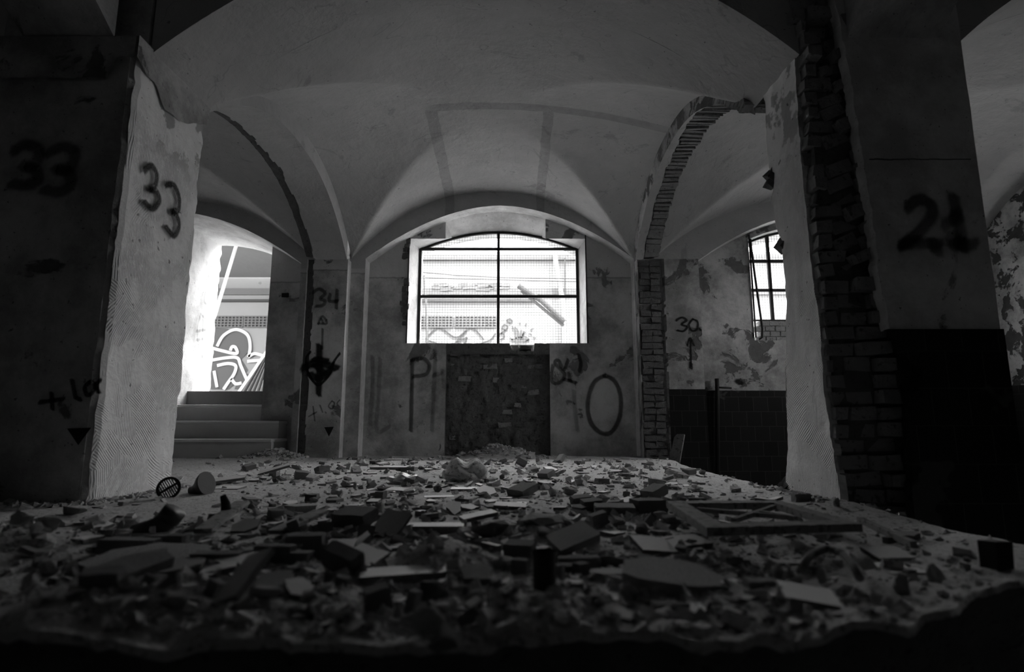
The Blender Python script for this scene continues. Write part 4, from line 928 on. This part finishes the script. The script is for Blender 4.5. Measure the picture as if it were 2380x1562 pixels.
# wooden sash lying on the rubble
H1, H2 = .075, .055
sa = thing('window_sash', 'weathered wooden sash with diagonal bars lying on rubble at the right', 'window sash', (atZ(1800, 1210, .06).x, atZ(1800, 1210, .06).y, .0))
c_ = [atZ(1548, 1164, H1), atZ(1642, 1226, H1 + .005), atZ(2004, 1217, H2), atZ(1812, 1163, H2)]
def ins(i, d):
    a, p, n_ = c_[i - 1], c_[i], c_[(i + 1) % 4]; u1 = (a - p).normalized(); u2 = (n_ - p).normalized(); return p + (u1 + u2) * d / math.sqrt(max(.08, 1 - u1.dot(u2) ** 2))
inn = [ins(i, .055) for i in range(4)]
for i in range(4):
    j = (i + 1) % 4; q = MB(); hz = Vector((0, 0, .020)); A_, B2, C2, D_ = c_[i], c_[j], inn[j], inn[i]
    q.grid(lambda s, t: tuple((A_.lerp(B2, s)).lerp(D_.lerp(C2, s), t) + Vector((0, 0, .003 * nz(s * 6, t, i, 3)))), lin(0, 1, 20), [0, .5, 1])
    q.grid(lambda s, t: tuple((A_.lerp(B2, s)).lerp(D_.lerp(C2, s), t) - hz), lin(0, 1, 4), [0, 1])
    q.grid(lambda s, t: tuple(A_.lerp(B2, s) - hz * t + Vector((0, 0, .003 * nz(s * 6, 0, i, 3) * (1 - t)))), lin(0, 1, 20), [0, 1]); q.grid(lambda s, t: tuple(D_.lerp(C2, s) - hz * t), lin(0, 1, 4), [0, 1])
    q.poly([A_, D_, D_ - hz, A_ - hz]); q.poly([B2, C2, C2 - hz, B2 - hz])
    child(q.build('rail' if i % 2 else 'stile', 'wood'), sa)
for a_, b2 in (((1620, 1184), (1835, 1203)), ((1705, 1210), (1800, 1178)), ((1760, 1190), (1850, 1206))):
    q = MB(); q.bar(atZ(*a_, .055), atZ(*b2, .055), .014, .012); child(q.build('glazing_bar', 'wood'), sa)
HAND.append((sa.location.x, sa.location.y, .30))
q = MB(); q.bar(atZ(2000, 1232) + Vector((0, 0, .03)), atZ(2125, 1278) + Vector((0, 0, .012)), .016); tag(q.build('batten', 'wood'), 'thin batten running from the wooden sash toward the tile pair', 'batten')
# scattered look-alike pieces
R = random.Random(42)
def density(u, v):
    if v < 1075: return .5 if 800 < u < 1600 else .15
    if u < 560 and v < 1215: return .05
    if u < 150: return .25
    if 560 <= u < 760 and v < 1165 and v > 1125: return .25
    if u > 1650 and v < 1230: return .15
    if u > 1950: return .12
    if v > 1400: return .8
    return 1.0
ZN = {0: 'in the near foreground', 1: 'in the middle of the platform', 2: 'toward the back wall'}
kinds = [('tile_piece', shards, 'thin pale broken tile piece scattered %s', 'tile piece', 'scattered pale tile pieces %s', 235, (.030, .095), (.007, .015)),
         ('terracotta_piece', shardsD, 'thin dark broken tile piece scattered %s', 'tile piece', 'scattered dark tile pieces %s', 140, (.030, .085), (.008, .018)),
         ('brick_piece', bricks, 'small broken brick piece scattered %s', 'brick', 'scattered brick pieces %s', 38, (.03, .07), (.018, .034)),
         ('plaster_lump', plasters, 'small plaster lump scattered %s', 'rubble', 'scattered plaster lumps %s', 80, (.025, .06), (.018, .038)),
         ('rubble_lump', rocks, 'small dark rubble lump scattered %s', 'rubble', 'scattered dark rubble lumps %s', 60, (.022, .055), (.018, .035))]
placed = []
def sample(rmin):
    while True:
        u = R.uniform(40, 2200); v = 1062 + (1470 - 1062) * R.random() ** 1.45
        if R.random() > density(u, v): continue
        p = atZ(u, v)
        if not (-2.6 < p.x < 1.25 and edge_y(p.x) + .06 < p.y < 5.6): continue
        if p.y > 2.2 and p.y < 3.0 and (p.x < -1.6 or p.x > 1.28): continue
        if p.x < -2.3 and p.y > 5.5: continue
        return p
for nm, ms, lab, cat, grp, cnt, (s0, s1), (t0, t1) in kinds:
    k = 0; tries = 0
    while k < cnt and tries < 6000:
        tries += 1; p = sample(0); y = p.y; grow = 1.0 + .35 * min(1, (y - .9) / 3)
        s = R.uniform(s0, s1) * grow * (.62 if y < 1.25 else 1)
        if any((p.x - x) ** 2 + (y - yy) ** 2 < (r * .85 + s * .38) ** 2 for x, yy, r in HAND): continue
        if any((p.x - x) ** 2 + (y - yy) ** 2 < (r + s * .36) ** 2 for x, yy, r in placed): continue
        placed.append((p.x, y, s * .36)); zone = 0 if y < 1.45 else 1 if y < 3.2 else 2
        flat = nm in ('tile_piece', 'terracotta_piece'); tl = .30 if R.random() < .35 else .08
        h = R.uniform(t0, t1) * (2 if flat else 1)
        put(R.choice(ms), nm, p.x, y, s, s * R.uniform(.7, 1), h if flat else h * 1.2, R.uniform(0, 6.28), R.gauss(0, tl), R.gauss(0, tl), lab % ZN[zone], cat, grp % ZN[zone])
        k += 1
# uncountable fine rubble: one object
q = MB(); R = random.Random(101)
def chip(x, y, s, base):
    b0 = len(q.v); rot = Euler((R.gauss(0, .35), R.gauss(0, .35), R.uniform(0, 6.3))).to_matrix(); a, c_, h = s, s * R.uniform(.4, 1), s * R.uniform(.15, .6)
    q.box((x, y, base + h * .35), (a, c_, h), 0, rot, s * .16, R)
for i in range(9000):
    u = R.uniform(0, 2300); v = 1058 + (1490 - 1058) * R.random() ** 1.5
    if R.random() > density(u, v) + (.08 if u < 560 and v < 1260 else .20): continue
    p = atZ(u, v)
    if not (-3.6 < p.x < 1.35 and edge_y(p.x) + .01 < p.y < 5.62): continue
    if 2.3 < p.y < 2.95 and (p.x < -1.7 or p.x > 1.32): continue
    s = min(.035, .004 + R.expovariate(1 / .007)) * (1 + .25 * min(3, p.y - .8))
    chip(p.x, p.y, s, fz(p.x, p.y))
for (mx, my, r, hh) in mounds[5:6] + mounds[4:5]:
    for i in range(260):
        x, y = R.gauss(mx, r * .6), R.gauss(my, r * .4)
        if y < 5.95: chip(x, y, R.uniform(.02, .06), fz(x, y))
for i in range(420):     # crumbs at the pillar bases
    t = R.random(); side = R.random() < .5
    x, y = (XR + abs(R.gauss(0, .04)), R.uniform(2.3, 3.0)) if side else (1.33 - abs(R.gauss(0, .05)), R.uniform(2.3, 2.95))
    if R.random() < .3: x, y = R.uniform(-2.2, -1.7), 2.33 - abs(R.gauss(0, .04))
    chip(x, y, R.uniform(.006, .028), fz(x, y))
tag(q.build('rubble', 'chips'), 'fine crumbs and chips of rubble strewn all over the platform floor', 'rubble', kind='stuff')
# ---------------------------------------------------------------- light
w = bpy.data.worlds.new('World'); bpy.context.scene.world = w; w.use_nodes = True
bg = w.node_tree.nodes['Background']; bg.inputs[0].default_value = (1, 1, 1, 1); bg.inputs[1].default_value = 7.5
sd = bpy.data.lights.new('sun', 'SUN'); sd.energy = 5; sd.angle = .02; so = bpy.data.objects.new('sun', sd); C.objects.link(so)
so.rotation_euler = Vector((-.28, .62, -1.0)).to_track_quat('-Z', 'Y').to_euler()
def portal(cx, y, cz, sx, sz, rz=0):
    l = bpy.data.lights.new('portal', 'AREA'); l.shape = 'RECTANGLE'; l.size = sx; l.size_y = sz; l.cycles.is_portal = True
    o = bpy.data.objects.new('portal', l); C.objects.link(o); o.location = (cx, y, cz); o.rotation_euler = (-PI / 2, 0, rz)
portal(-.15, 6.57, 1.86, 1.9, 1.4); portal(-3.2, 7.0, 1.75, 1.05, 2.1); portal(3.35, 6.57, 1.95, 1.6, 1.3); portal(5.22, 4.35, 1.65, .75, 1.15, -PI / 2)  # last one covers the added side opening
# ---------------------------------------------------------------- camera
cd = bpy.data.cameras.new('camera'); cam = bpy.data.objects.new('camera', cd); C.objects.link(cam)
cd.sensor_width = 36; cd.lens = 36 * F / 2380; cam.location = (0, 0, HC); cam.rotation_euler = (PI / 2 + TH, 0, 0)
cd.clip_start = .02; cd.dof.use_dof = True; cd.dof.focus_distance = 4.2; cd.dof.aperture_fstop = 2.2
sc = bpy.context.scene; sc.camera = cam
sc.view_settings.view_transform = 'Standard'; sc.view_settings.look = 'None'; sc.view_settings.gamma = 1; sc.view_settings.use_curve_mapping = False
sc.view_settings.exposure = 1.6
cy = sc.cycles; cy.max_bounces = 10; cy.diffuse_bounces = 7; cy.adaptive_threshold = .02; cy.transparent_max_bounces = 16; cy.use_denoising = True; cy.sample_clamp_indirect = 10; cy.caustics_reflective = False; cy.caustics_refractive = False
